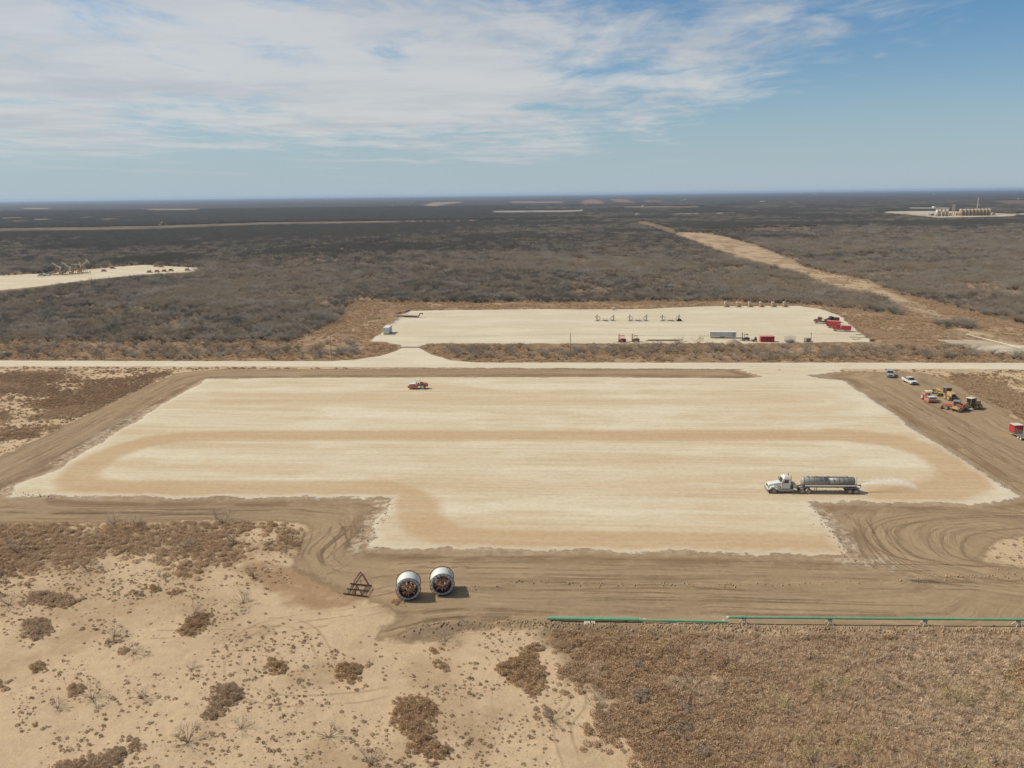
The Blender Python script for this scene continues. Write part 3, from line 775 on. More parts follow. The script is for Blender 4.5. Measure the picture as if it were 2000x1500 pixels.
pick = np.where(rng.uniform(0, 1, len(X)) < darkp, rng.integers(5, 7, len(X)), rng.integers(0, 5, len(X)))
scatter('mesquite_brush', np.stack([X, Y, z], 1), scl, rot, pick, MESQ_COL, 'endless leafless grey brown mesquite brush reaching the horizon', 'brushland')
print('trees', len(TP), 'front', len(FRONT))

# --- ground cover -----------------------------------------------------------
def cover(name, X, Y, lo, hi, coll, nk, label, cat, zlo=.8, zhi=1.15):
    z = H(X, Y); scl, rot = common(len(X), lo, hi, zlo, zhi)
    scatter(name, np.stack([X, Y, z], 1), scl, rot, rng.integers(0, nk, len(X)), coll, label, cat); print(name, len(X))
# rusty scrub in the verges
X, Y = jgrid(-290, 330, 225, 560, 1.6)
k = view(X, Y, 6, .69); X, Y = X[k], Y[k]
k = (sdf(X, Y, VERGE) > -6) & (sdf(X, Y, ROAD) < -1.2) & (sdf(X, Y, PAD2) < -1.0) & (sdf(X, Y, PIT) < -1)
k &= (fbm(X, Y, .10, 4, 51) * .6 + fbm(X, Y, .6, 3, 71) * .4 > .47) & (rng.uniform(0, 1, len(X)) < np.where(sdf(X, Y, ROW) > 0, .16, .9))
cover('verge_scrub', X[k], Y[k], .9, 1.9, RUST_COL, 4, 'rust coloured low scrub around the far pad and along the road', 'scrub')
# scrub patches near the pad
X, Y = jgrid(-185, 190, 80, 262, .74)
k = view(X, Y, 5, .70); X, Y = X[k], Y[k]
sc_ = np.full(X.shape, -99.)
for q in SCRUB: sc_ = np.maximum(sc_, sdf(X, Y, q))
nn = fbm(X, Y, .12, 5, 51)
sv_ = sc_ + (nn - .5) * 14; k = (sdf(X, Y, DIRT) < -.6) & (rng.uniform(0, 1, len(X)) < np.where(sv_ > 0, .62 + .2 * sst(sv_, 0, 4), .30 * np.clip(1 + sv_ / 4, 0, 1)))
rs = fbm(X[k], Y[k], .05, 3, 131) > .5
cover('rusty_saltbush', X[k][rs], Y[k][rs], .7, 1.35, RUST_COL, 4, 'dense rust brown saltbush scrub beside the graded dirt', 'scrub')
cover('brown_saltbush', X[k][~rs], Y[k][~rs], .7, 1.35, SALT_COL, 4, 'dense dull brown saltbush scrub beside the graded dirt', 'scrub')
# dry grass field, bottom right
X, Y = jgrid(5, 95, 50, 108, .36)
gs_ = sdf(X, Y, GRASSL) + (fbm(X, Y, .35, 3, 77) - .5) * 6; k = view(X, Y, 3, .72) & ((gs_ > 0) | ((gs_ > -3.5) & (rng.uniform(0, 1, len(X)) < .22 * (1 + gs_ / 3.5)))) & (sdf(X, Y, DIRT) < -.5); X, Y = X[k], Y[k]
gm = fbm(X, Y, .10, 4, 141) + .25 * sst(X, 26, 8)
g1 = gm < .58; k2 = rng.uniform(0, 1, len(X)) < .85; g1 &= k2
cover('dry_grass', X[g1], Y[g1], .55, 1.15, GRASS_COL, 5, 'dense wind laid pinkish brown dry grass at the lower right', 'grass', .8, 1.5)
g2 = ~(gm < .58) & k2
cover('low_brush', X[g2], Y[g2], .6, 1.2, RUST_COL, 4, 'low orange brown brush mixed in the dry grass', 'scrub')
# tufts on the sand
X, Y = jgrid(-190, 195, 50, 262, .44)
dn = fbm(X, Y, .07, 4, 151); d2_ = fbm(X, Y, .35, 3, 153)
k = view(X, Y, 3, .70); bey_ = (X - ROADY[0]) * -rd[1] + (Y - ROADY[1]) * rd[0]
k &= (sdf(X, Y, DIRT) < -.8) & (sdf(X, Y, GRASSL) < .5) & (bey_ < -3) & (sdf(X, Y, ROAD) < -1)
k &= (rng.uniform(0, 1, len(X)) < np.clip((dn - .40) * 2.6 + (d2_ - .5) * 2.6, .03, .85) * np.where(Y > 180, .6, .68))
X, Y = X[k], Y[k]
s = rng.uniform(.2, 1.0, len(X)) ** 4.0 * 1.5 + .28; s = s * np.where(Y > 180, 1.8, 1)
z = H(X, Y); scatter('sand_tufts', np.stack([X, Y, z], 1), np.stack([s, s, s * rng.uniform(.7, 1.2, len(X))], 1), np.stack([0 * X, 0 * X, rng.uniform(0, 6.28, len(X))], 1), rng.integers(0, 4, len(X)), TUFT_COL,
        'small brown weed tufts scattered over the pale sand', 'weeds'); print('tufts', len(X))


# --- tyre tracks and grader furrows -------------------------------------------
def dens(path, step):
    q = P(path); out_ = []
    n = len(q)
    for i in range(n - 1):
        p0, p1, p2, p3 = q[max(i - 1, 0)], q[i], q[i + 1], q[min(i + 2, n - 1)]; k = max(2, int(np.hypot(*(p2 - p1)) / step))
        for j in range(k):
            t_ = j / k; out_.append(.5 * ((2 * p1) + (-p0 + p2) * t_ + (2 * p0 - 5 * p1 + 4 * p2 - p3) * t_ ** 2 + (-p0 + 3 * p1 - 3 * p2 + p3) * t_ ** 3))
    out_.append(q[-1]); return np.array(out_)
def resample(c, n):
    L = np.concatenate([[0], np.cumsum(np.hypot(*np.diff(c, axis=0).T))]); u = np.linspace(0, L[-1], n); return np.stack([np.interp(u, L, c[:, 0]), np.interp(u, L, c[:, 1])], 1)
TV, TF, TE, TT = [], [], [], []
def ribbon(c, hw, tone, zo):
    d = np.gradient(c, axis=0); nn = np.stack([-d[:, 1], d[:, 0]], 1); nn /= np.linalg.norm(nn, axis=1)[:, None] + 1e-9
    rows = []
    for e in (-1, 0, 1): pq = c + nn * hw * e; rows.append(np.stack([pq[:, 0], pq[:, 1], H(pq[:, 0], pq[:, 1]) + zo], 1))
    b = sum(len(v) for v in TV); n = len(c); TV.append(np.concatenate(rows)); TE.append(np.repeat([-1., 0., 1.], n)); TT.append(np.full(3 * n, tone))
    for r_ in range(2):
        i = np.arange(n - 1) + b + r_ * n; TF.append(np.stack([i, i + 1, i + 1 + n, i + n], 1))
fam = [([(590,1030),(580,1060),(566,1108)], [(700,1000),(690,1040),(640,1080),(660,1108),(720,1118)], 6), ([(610,1022),(650,1030),(670,1060),(640,1100),(560,1112)], [(700,990),(712,1010),(700,1060),(690,1100),(640,1125)], 4),
 ([(385,728),(300,752),(160,830),(0,905),(-150,990)], [(385,741),(300,785),(160,868),(0,955),(-150,1040)], 12), ([(400,724),(800,722),(1440,723)], [(400,735),(800,733),(1440,733)], 6),
 ([(1600,732),(1720,748),(1850,806),(2010,896),(2200,990)], [(1668,748),(1775,815),(1890,888),(2020,975),(2200,1080)], 11), ([(-100,992),(300,990),(600,990),(690,1000)], [(-100,1015),(300,1012),(560,1012),(640,1018)], 8),
 ([(640,1118),(800,1096),(1200,1098),(1700,1108),(2050,1120)], [(780,1203),(900,1188),(1200,1200),(1600,1203),(2100,1210)], 16), ([(2050,1000),(1850,1000),(1720,1015),(1690,1045),(1740,1085),(1850,1105),(2000,1118)], [(2050,1030),(1960,1032),(1885,1045),(1875,1075),(1905,1098),(2000,1108)], 8),
 ([(745,1238),(830,1208),(960,1200),(1100,1208)], [(770,1250),(860,1236),(960,1220),(1100,1222)], 9), ([(1660,1005),(1672,1050),(1700,1100),(1760,1135),(1900,1150)], [(1700,1000),(1730,1060),(1790,1110),(1900,1125),(2050,1140)], 5),
 ([(1690,860),(1690,860)], [(1690,860),(1690,860)], 0)]
rt = random.Random(77)
for A_, B_, n in fam:
    if n == 0: continue
    a, b = dens(A_, 3), dens(B_, 3); m_ = int(max(len(a), len(b)) * 2.5); a, b = resample(a, m_), resample(b, m_)
    for i in range(n):
        f = (i + rt.uniform(-.4, .4)) / max(1, n - 1); c = a + (b - a) * f; s0 = rt.uniform(0, .35); s1 = rt.uniform(.65, 1.0); c = c[int(s0 * m_):int(s1 * m_)]
        if len(c) < 6: continue
        wv = np.stack([fbm(c[:, 0], c[:, 1], .05, 2, 300 + i) - .5, fbm(c[:, 0], c[:, 1], .05, 2, 400 + i) - .5], 1) * 2.5; c = c + wv; d = np.gradient(c, axis=0); nn = np.stack([-d[:, 1], d[:, 0]], 1); nn /= np.linalg.norm(nn, axis=1)[:, None] + 1e-9
        tone = rt.choice((0.0, .1, .2, .9))
        if rt.random() < .6:
            for s in (-1, 1): ribbon(c + nn * s * 1.0, rt.uniform(.22, .34), tone, .035 + .0015 * i)
        else: ribbon(c, rt.uniform(.25, .8), tone, .035 + .0015 * i)
m, t = mat_new('tracked_soil'); g = t.pos(); e = t.math('ABSOLUTE', t.attr('edge')); tone = t.attr('tone'); n = t.noise(g, .9, 5, .72); nb = t.noise(g, .11, 3, .6)
c = t.mix(tone, (.19, .13, .078), (.40, .295, .185)); c = t.mix(1.0, c, t.mix(n, (.85, .85, .85), (1.12, 1.12, 1.12)), 'MULTIPLY')
al = t.math('MULTIPLY', t.ss(t.math('ADD', e, t.math('MULTIPLY', n, .9)), 1.35, .75), t.ss(nb, .36, .60)); al = t.math('MULTIPLY', al, .30)
mx = t.new('ShaderNodeMixShader'); t.put(mx.inputs[0], al); t.l.new(t.new('ShaderNodeBsdfTransparent').outputs[0], mx.inputs[1]); t.l.new(principled(t, c, .97, 0, bump(t, t.math('MULTIPLY', e, .5), .6, .15), .1), mx.inputs[2]); out(t, mx.outputs[0])
def flush(name, mat):
    o = link_mesh(name, np.concatenate(TV), np.concatenate(TF), (mat,), None, True); fattr(o, 'edge', np.concatenate(TE)); fattr(o, 'tone', np.concatenate(TT)); tag(o, kind='structure')
    for q in (TV, TF, TE, TT): q.clear()
flush('wheel_tracks', m)
m2 = m.copy(); m2.name = 'tracked_sand'
for A_ in ([(462,1352),(455,1290),(478,1242),(560,1212),(690,1196)], [(640,1300),(618,1250),(585,1222),(520,1215)], [(1120,1500),(1098,1420),(1128,1372),(1118,1332)], [(470,1352),(560,1370),(700,1362),(760,1350)], [(700,1200),(880,1165),(1000,1160)], [(300,1240),(480,1236),(640,1215)]):
    c = dens(A_, .8)
    for s in (-1, 1):
        d = np.gradient(c, axis=0); nn = np.stack([-d[:, 1], d[:, 0]], 1); nn /= np.linalg.norm(nn, axis=1)[:, None] + 1e-9; ribbon(c + nn * s * .95, .26, 1.0 if s > 0 else .7, .04)
flush('wheel_tracks', m2)

# clods thrown up along the edge of the graded strip
CL = MB(); rr = random.Random(5)
def clod(x, y, z, s):
    vs = []
    for i in range(6):
        t = i * math.pi / 3; vs.append((x + s * math.cos(t) * rr.uniform(.6, 1.1), y + s * math.sin(t) * rr.uniform(.6, 1.1), z - .02))
    top = [(x + s * .5 * math.cos(i * 2.1) * rr.uniform(.5, 1), y + s * .5 * math.sin(i * 2.1), z + s * rr.uniform(.5, .9)) for i in range(3)]
    CL.add(vs + top, [(0, 1, 6), (1, 2, 7, 6), (2, 3, 7), (3, 4, 8, 7), (4, 5, 8), (5, 0, 6, 8), (6, 7, 8)])
cpts = []
for path, n, spread in ((BERMS[0][0], 1900, 1.3), (BERMS[1][0], 200, .8), (BERMS[2][0], 60, 1.2), (P([(790,1240),(830,1228),(900,1225),(980,1222)]), 120, 1.4), (P([(720,1062),(765,985)]), 60, 1.2), (P([(1590,1000),(1655,1085),(1700,1100)]), 90, 1.6),
                        (P([(20,965),(110,972)]), 40, 1.4), (P([(300,800),(60,930)]), 60, 1.5), (P([(1750,810),(1985,965)]), 80, 1.2)):
    L = np.hypot(*(path[1:] - path[:-1]).T); cum = np.concatenate([[0], np.cumsum(L)])
    for _ in range(n):
        q = rr.uniform(0, cum[-1]); i = int(np.searchsorted(cum, q) - 1); i = max(0, min(i, len(path) - 2)); f = (q - cum[i]) / L[i]
        p = path[i] + (path[i + 1] - path[i]) * f; cpts.append((p[0] + rr.gauss(0, spread * .5), p[1] + rr.gauss(0, spread * .5), rr.uniform(.22, .46) ** 1.8))
cpts = np.array(cpts); cz = H(cpts[:, 0], cpts[:, 1])
for (x, y, s), zz_ in zip(cpts, cz): clod(x, y, zz_, s)
m, t = mat_new('clod_soil'); g = t.pos(); out(t, principled(t, t.mix(t.ss(t.noise(g, .8, 3), .4, .6), (.27, .19, .115), (.36, .26, .165)), .97, 0, None, .1))
tag(CL.build('soil_clods', m), 'clods of dry soil along the edges of the graded dirt', 'clods', kind='stuff')

# --- single bushes on the sand, each its own thing ---------------------------
def patch_mesh(poly, kind, dens=3.6, hs=1.0):
    q = P(poly); x0, y0 = q.min(0); x1, y1 = q.max(0); c = q.mean(0)
    X, Y = jgrid(x0, x1, y0, y1, 1 / math.sqrt(dens)); s_ = sdf(X, Y, q) + (fbm(X, Y, .9, 2, 171) - .5) * 1.2
    k = (s_ > 0) ; X, Y, s_ = X[k], Y[k], s_[k]
    Xo, Yo = jgrid(x0 - 2, x1 + 2, y0 - 2, y1 + 2, .8); so_ = sdf(Xo, Yo, q); k = (so_ < 0) & (so_ > -1.8) & (rng.uniform(0, 1, len(Xo)) < .38 * (1 + so_ / 1.8)); X, Y, s_ = np.concatenate([X, Xo[k]]), np.concatenate([Y, Yo[k]]), np.concatenate([s_, np.full(k.sum(), -.5)])
    if len(X) == 0: X, Y, s_ = np.array([c[0]]), np.array([c[1]]), np.array([.3])
    z = H(X, Y); zb = float(H(np.array([c[0]]), np.array([c[1]]))[0]); V, F_, b = [], [], 0
    for i in range(len(X)):
        v, f = LUMP[int(rng.integers(0, 4))]; a = rng.uniform(0, 6.28); s = rng.uniform(.6, 1.25) * (.65 + .5 * min(1, s_[i])) ; ca, sa = math.cos(a), math.sin(a)
        w = np.stack([(v[:, 0] * ca - v[:, 1] * sa) * s + X[i] - c[0], (v[:, 0] * sa + v[:, 1] * ca) * s + Y[i] - c[1], v[:, 2] * s * hs * rng.uniform(.9, 1.5) + z[i] - zb], 1)
        V.append(w); F_.append(f + b); b += len(v)
    return np.concatenate(V), np.concatenate(F_), (c[0], c[1], zb)
SALT2 = foliage('patch_leaves', (.46, .32, .19), (.60, .43, .27), (.52, .37, .22))
GREY2 = foliage('grey_patch_leaves', (.46, .345, .23), (.58, .44, .30), (.50, .38, .26))
PATCHES = [
 ([(345,1235),(362,1212),(385,1199),(416,1200),(410,1220),(388,1240),(362,1247)], 0, 'rounded orange brown bush mound on the pale sand, a small grey shrub behind it'),
 ([(522,1290),(545,1288),(564,1298),(560,1315),(540,1320),(520,1308)], 0, 'small square brown bush alone on the sand between two larger patches'),
 ([(657,1300),(680,1295),(715,1300),(712,1325),(685,1338),(660,1330)], 0, 'compact brown bush on the sand between the small square bush and the dirt ridge'),
 ([(395,1400),(410,1370),(418,1340),(445,1336),(478,1340),(476,1365),(450,1385),(425,1402),(402,1408)], 1, 'long crooked dull brown bush patch on the sand at the lower left'),
 ([(765,1372),(790,1360),(840,1366),(852,1390),(838,1420),(850,1440),(886,1462),(880,1485),(840,1492),(800,1470),(790,1435),(765,1410)], 0, 'large hourglass shaped brown bush patch at the bottom centre of the sand'),
 ([(1010,1270),(1040,1255),(1058,1262),(1056,1290),(1072,1320),(1070,1345),(1040,1360),(1010,1345),(985,1325),(965,1310),(975,1290),(1000,1288)], 0, 'large upright brown bush patch on the sand just left of the dry grass'),
 ([(40,1162),(75,1155),(120,1158),(160,1170),(145,1185),(110,1190),(60,1180)], 1, 'long flat brown bush patch, darker at its right end, upper left of the sand'),
 ([(38,1240),(45,1218),(80,1205),(100,1215),(98,1240),(70,1252)], 1, 'round greenish brown bush patch near the left edge of the sand'),
 ([(128,1362),(130,1345),(160,1328),(175,1335),(165,1350),(145,1364)], 0, 'small oblong brown bush beside a bare twiggy shrub on the lower left sand'),
 ([(288,1148),(300,1142),(318,1146),(315,1157),(295,1158)], 0, 'small dark brown bush below the left scrub belt'),
 ([(325,1158),(345,1150),(362,1156),(350,1163),(330,1163)], 0, 'low thin brown bush just right of the small dark bush'),
 ([(100,1500),(150,1478),(220,1465),(268,1450),(262,1470),(230,1500),(180,1530),(100,1540)], 1, 'grey brown bush patch cut by the bottom left edge of the view'),
 ([(238,1450),(258,1440),(272,1446),(266,1456),(244,1457)], 1, 'little dark bush just above the bottom left patch'),
 ([(-30,1320),(-10,1330),(18,1330),(12,1350),(-30,1352)], 0, 'rusty bush cut by the left edge of the view'),
 ([(840,1265),(855,1258),(870,1268),(858,1278),(842,1276)], 0, 'small rust brown bush below the dirt ridge'),
 ([(845,1295),(860,1288),(880,1302),(874,1315),(856,1310)], 0, 'ragged brown bush on the sand below the small rusty one'),
 ([(1045,1385),(1060,1378),(1082,1392),(1075,1405),(1050,1402)], 1, 'thin grey brown bush below the large upright patch'),
 ([(195,1250),(215,1246),(235,1252),(225,1262),(200,1262)], 1, 'low flat brown bush between the round patch and the orange mound'),
 ([(225,1268),(240,1264),(252,1272),(240,1282),(228,1278)], 0, 'small brown bush with a bare shrub at its right side'),
 ([(765,1172),(785,1168),(790,1178),(770,1182)], 0, 'tiny weed clump on the dirt just below the left reel'),
 ([(255,1155),(262,1150),(285,1165),(265,1168)], 1, 'faint thin weed patch left of the small dark bush'),
 ([(55,1308),(72,1295),(86,1300),(80,1312),(62,1316)], 0, 'small brown bush by the left edge below the round patch'),
 ([(1350,1462),(1375,1452),(1400,1462),(1390,1485),(1358,1486)], 2, 'grey bare bush in the dry grass near the bottom edge'),
 ([(1235,1352),(1255,1346),(1270,1358),(1262,1376),(1240,1376)], 2, 'dark grey bush in the left part of the dry grass'),
 ([(1320,1370),(1345,1360),(1358,1385),(1345,1405),(1325,1392)], 2, 'tall grey bush in the dry grass right of the dark one'),
 ([(1300,1420),(1330,1408),(1360,1420),(1345,1448),(1310,1445)], 2, 'wide grey bush in the dry grass below the tall one'),
 ([(1228,1290),(1252,1284),(1262,1300),(1248,1312),(1230,1308)], 2, 'grey bush in the upper left of the dry grass'),
 ([(1295,1285),(1318,1282),(1320,1296),(1300,1300)], 2, 'small dark grey bush in the upper dry grass, below the timber plank'),
]
for i, (pl, kd, lab) in enumerate(PATCHES):
    v, f, c = patch_mesh(pl, kd, 3.2, 1.0 if kd < 2 else 1.5)
    nm = 'bush_patch' if kd < 2 else 'grey_bush'
    o = link_mesh(nm, v, f, ((SALT2, GREY2, GREYB)[kd],)); o.location = c; tag(o, lab, 'bush')

STEMM = foliage('shrub_stems', (.20, .16, .12), (.28, .23, .175))
def bare_shrub(px, py, s, seed, lab, mat=None, n=420, nm='bare_shrub'):
    r_ = random.Random(seed); mb = MB(); tips = []
    for i in range(13):
        az = r_.uniform(0, 6.28); el = r_.uniform(.35, 1.15); d = Vector((math.cos(az) * math.cos(el), math.sin(az) * math.cos(el), math.sin(el))); p = Vector((0, 0, -.05)); L = r_.uniform(.7, 1.25)
        q = p + d * L; mb.cyl(p, q, .022, .012, 4, False)
        for k in range(2):
            e = q + (d + Vector([r_.uniform(-.5, .5) for _ in range(3)])).normalized() * L * .6; mb.cyl(q, e, .018, .006, 3, False); tips += [tuple(e), tuple((q + e) / 2)]
    root = thing(nm, lab, 'bush', place(px, py), r_.uniform(0, 6.28)); root.scale = (s, s, s)
    mb.build('stems', STEMM, root)
    c = np.array(tips)[rng.integers(0, len(tips), n)] + rng.normal(size=(n, 3)) * .16
    v, f = tri_cloud(c, unit(rng.normal(size=(n, 3)) + unit(c)), rng.uniform(.12, .34, n), rng.uniform(.018, .036, n)); link_mesh('twigs', v, f, (mat or GREYB,), root)
SHR = [(367,1452,1.25,'large bare fan shaped shrub at the lower left of the sand'),(222,1243,1.1,'bare spreading shrub above the low flat brown bush'),(262,1278,1.0,'bare shrub at the right side of the small brown bush'),
 (180,1365,1.3,'bare twiggy shrub right of the small oblong bush'),(470,1425,.95,'thin bare shrub below the long crooked patch'),(643,1440,1.1,'bare shrub on the sand left of the hourglass patch'),(725,1492,1.1,'bare shrub at the bottom edge left of the hourglass patch'),
 (378,1200,1.0,'small grey shrub just behind the orange brown mound'),(175,1115,1.3,'grey twiggy bush high on the left sand'),(475,1180,1.2,'wispy grey bush beneath the left scrub belt'),(498,1130,1.2,'dark bare shrub on the rusty strip left of the drag frame'),
 (438,1022,1.6,'bare grey bush on the edge of the scrub below the pad'),(225,1022,1.3,'dark grey bush at the top of the left scrub belt'),(270,1030,1.2,'second grey bush at the top of the scrub belt, right of the dark one'),
 (870,1252,1.0,'wispy grey bush just below the dirt ridge'),(1165,1382,1.1,'grey brown bare bush left of the dry grass field'),(310,1125,.8,'small bare shrub between the scrub belt and the small dark bush'),(112,1385,.8,'low bare shrub below the small oblong bush'),
 (1080,1408,1.0,'thin bare shrub below the large upright patch'),(35,1080,1.7,'large grey bush in the scrub at the far left'),(360,1070,1.3,'grey bush in the middle of the scrub belt'),(460,1062,1.3,'grey bush at the right end of the scrub belt'),(18,1182,1.1,'grey bush left of the long flat patch'),
 (275,1365,.8,'thin bare shrub at the middle of the lower left sand'),(375,1310,.7,'tiny bare shrub on open sand above the crooked patch')]
for i, (a, b, s, lab) in enumerate(SHR): bare_shrub(a, b, s, 400 + i, lab)
for i, (a, b, s, lab) in enumerate([(1620,1352,1.6,'yellow green bush in the middle of the dry grass'),(1505,1390,1.3,'faint yellow green bush left of the middle of the dry grass'),(1868,1372,1.4,'yellow green bush towards the right of the dry grass'),(1975,1385,1.6,'yellow green bush at the right edge of the dry grass'),
   (1580,1485,1.6,'yellow bush at the bottom edge left of another'),(1690,1480,1.5,'yellow bush at the bottom edge right of another'),(1500,1292,1.2,'reddish tall bush high in the dry grass'),(1885,1500,1.5,'yellowish bush at the bottom right')]):
    bare_shrub(a, b, s, 500 + i, lab, YEL if 'yellow' in lab else RUSTM, 520, 'yellow_bush' if 'yellow' in lab else 'reddish_bush')
# bushes with pale stems at the edge of the far pad
for i, (a, b) in enumerate([(1327,672),(1362,672)]):
    bare_shrub(a, b, 2.0, 600 + i, ('tall pale bush by the end of the pipe stack' if i == 0 else 'tall pale bush left of the white office trailer'), YEL, 220, 'pale_bush')
# ------------------------------------------------------------------ objects
WHITE = paint('white_paint', (.68, .69, .67), .4, 0, .34); SILVER = paint('silver_paint', (.42, .43, .44), .35, .3, .3)
ORANGE = paint('orange_paint', (.56, .105, .05), .5, 0, .40); YELLOW = paint('yellow_paint', (.52, .32, .09), .55, 0, .5)
REDP = paint('red_paint', (.38, .018, .022), .45, 0, .12); DRED = paint('dark_red_paint', (.16, .03, .025), .6, 0, .3)
BLACK = paint('black_metal', (.025, .026, .028), .5, 0, .15); RUBBER = paint('rubber', (.045, .043, .040), .85, 0, .55)
RIM = paint('rim', (.35, .33, .29), .6, .2, .5); GLASS = paint('dark_glass', (.018, .022, .026), .12, 0, .06, .6)
STEEL = paint('galvanised', (.30, .30, .29), .45, .5, .3); TANKM = paint('worn_tank_steel', (.34, .35, .30), .45, .15, .35); DSTEEL = paint('dark_tank_steel', (.15, .17, .165), .4, .3, .3)
TANP = paint('tan_paint', (.50, .36, .24), .55, 0, .3); CREAM = paint('cream_paint', (.62, .56, .44), .55, 0, .2); TBROWN = paint('tank_brown', (.42, .26, .165), .6, 0, .2)
RUST = paint('rust', (.30, .14, .085), .85, 0, .12); RUSTL = paint('light_rust', (.46, .25, .16), .8, 0, .1); RUSTD = paint('dark_rust', (.075, .022, .018), .8, 0, .05)
GREENP = paint('green_pipe_coating', (.085, .33, .18), .5, 0, .30); WOOD = paint('timber', (.52, .45, .36), .9, 0, .1); WOODD = paint('weathered_wood', (.27, .215, .165), .9, 0, .1)
HOSE = paint('white_pipe_wrap', (.66, .67, .64), .45, 0, .12); GREYP = paint('grey_paint', (.20, .21, .21), .5, 0, .35); LAMP = paint('red_lens', (.35, .02, .02), .3, 0, .1)
PINK = paint('faded_red_paint', (.55, .16, .12), .5, 0, .35)

def wheel(root, x, y, r, w, z=None, rimmat=RIM, n=14, name='wheel'):
    z = r if z is None else z
    a = MB(); h = w / 2
    a.lathe((x, y - h, z), (0, 1, 0), [(0, r * .62), (0, r * .9), (w * .18, r), (w * .82, r), (w, r * .9), (w, r * .62)], n); o = a.build(name, RUBBER, root)
    b = MB().lathe((x, y - h * 1.04, z), (0, 1, 0), [(0, r * .25), (0, r * .58), (w * .2, r * .6), (w * 1.04 - w * .2, r * .6), (w * 1.04, r * .58), (w * 1.04, r * .25)], n); b.build('rim', rimmat, o)
    return o

# ---- water tanker on the pad ------------------------------------------------
p0, p1 = G(1495, 962), G(1676, 963.5)
ang = math.atan2(p0[1] - p1[1], p0[0] - p1[0]); L = math.hypot(p0[0] - p1[0], p0[1] - p1[1])
T = thing('tanker_truck', 'dusty white day cab truck pulling a long grey water tank trailer across the pad', 'truck', (p1[0], p1[1], .22 + .02), ang)
print('truck length', L)
k = L / 18.4
def kx(x): return x * k
# +x = forward; rear bumper at 0, front bumper at 18.4
MB().prism([(kx(15.55), 1.25), (kx(18.05), 1.05), (kx(18.2), 1.45), (kx(17.9), 1.72), (kx(16.1), 2.02), (kx(15.55), 2.05)], -.72, .72).box(kx(17.0), kx(18.2), -.9, .9, .75, 1.12).build('hood', WHITE, T)
cabo = MB().prism([(kx(13.95), 1.0), (kx(15.6), 1.0), (kx(15.7), 2.05), (kx(15.25), 2.95), (kx(15.05), 3.08), (kx(14.1), 3.08), (kx(13.95), 2.9)], -1.02, 1.02).build('cab', WHITE, T)
MB().prism([(kx(14.25), 2.1), (kx(15.2), 2.1), (kx(15.02), 2.72), (kx(14.3), 2.72)], -1.035, -1.025).build('side_window', GLASS, cabo)
MB().prism([(kx(14.25), 2.1), (kx(15.2), 2.1), (kx(15.02), 2.72), (kx(14.3), 2.72)], 1.025, 1.035).build('side_window', GLASS, cabo)
MB().add([(kx(15.72), -.85, 2.12), (kx(15.72), .85, 2.12), (kx(15.36), .8, 2.86), (kx(15.36), -.8, 2.86)], [(0, 1, 2, 3)]).build('windshield', GLASS, cabo)
MB().box(kx(13.93), kx(13.945), -.6, .6, 2.2, 2.75).build('rear_window', GLASS, cabo)
MB().prism([(kx(14.0), 3.083), (kx(15.1), 3.083), (kx(14.9), 3.3), (kx(14.1), 3.2)], -.7, .7).build('roof_cap', WHITE, cabo)
for s in (-1, 1):
    MB().prism([(kx(16.0), .85), (kx(16.35), 1.35), (kx(17.0), 1.52), (kx(17.7), 1.35), (kx(18.1), .95), (kx(18.1), .75), (kx(17.75), .85), (kx(17.4), 1.15), (kx(16.7), 1.15), (kx(16.4), .8)], s * .74, s * 1.2).build('fender', WHITE, T)
    MB().box(kx(13.2), kx(16.1), s * .75 - .2, s * .75 + .35 * s - .02, .45, .95).build('step_tank', STEEL, T)
    MB().cyl((kx(13.8), s * .95, 1.0), (kx(13.8), s * .95, 3.5), .075, None, 8).build('exhaust_stack', STEEL, T)
    MB().bar((kx(15.5), s * 1.05, 2.1), (kx(15.55), s * 1.38, 2.2), .025).box(kx(15.5), kx(15.58), s * 1.38 - .1, s * 1.38 + .1, 2.0, 2.55).build('mirror', BLACK, cabo)
    MB().box(kx(18.13), kx(18.24), s * .8 - .16, s * .8 + .16, 1.13, 1.33).build('headlight', CREAM, T)
MB().box(kx(18.1), kx(18.4), -1.15, 1.15, .42, .74).build('bumper', STEEL, T)
MB().box(kx(18.16), kx(18.22), -.5, .5, 1.13, 1.55).build('grille', BLACK, T)
MB().box(kx(9.8), kx(15.6), -.42, .42, .82, 1.05).box(kx(11.9), kx(13.4), -.7, .7, 1.055, 1.12).build('tractor_frame', GREYP, T)
MB().box(kx(12.6), kx(13.2), -.9, .9, 1.13, 1.75).bar((kx(13.1), -.5, 1.7), (kx(12.2), -.4, 1.9), .04).bar((kx(13.1), .4, 1.7), (kx(12.0), .3, 1.85), .04).build('pump_box', WOOD, T)
wheel(T, kx(17.1), 1.0, .52, .30); wheel(T, kx(17.1), -1.0, .52, .30)
for x in (10.2, 11.5):
    for s in (-1, 1): wheel(T, kx(x), s * .92, .52, .58)
for x in (.95, 2.15):
    for s in (-1, 1): wheel(T, kx(x), s * .92, .52, .58)
tank = MB().lathe((kx(.9), 0, 2.15), (1, 0, 0), [(0, .05), (.06, .5), (.2, .80), (.35, .86), (kx(5.3), .86)], 20).build('tank_rear_half', DSTEEL, T, True)
tankf = MB().lathe((kx(.9) + kx(5.3), 0, 2.15), (1, 0, 0), [(0, .855), (kx(5.0), .855), (kx(5.2), .80), (kx(5.32), .5), (kx(5.36), .05)], 20).build('tank_front_half', TANKM, T, True)
for i in range(11):
    MB().lathe((kx(1.3 + i * .98), 0, 2.15), (1, 0, 0), [(0, .86), (0, .905), (.10, .905), (.10, .86)], 20).build('tank_ring', DSTEEL if i < 5 else STEEL, T)
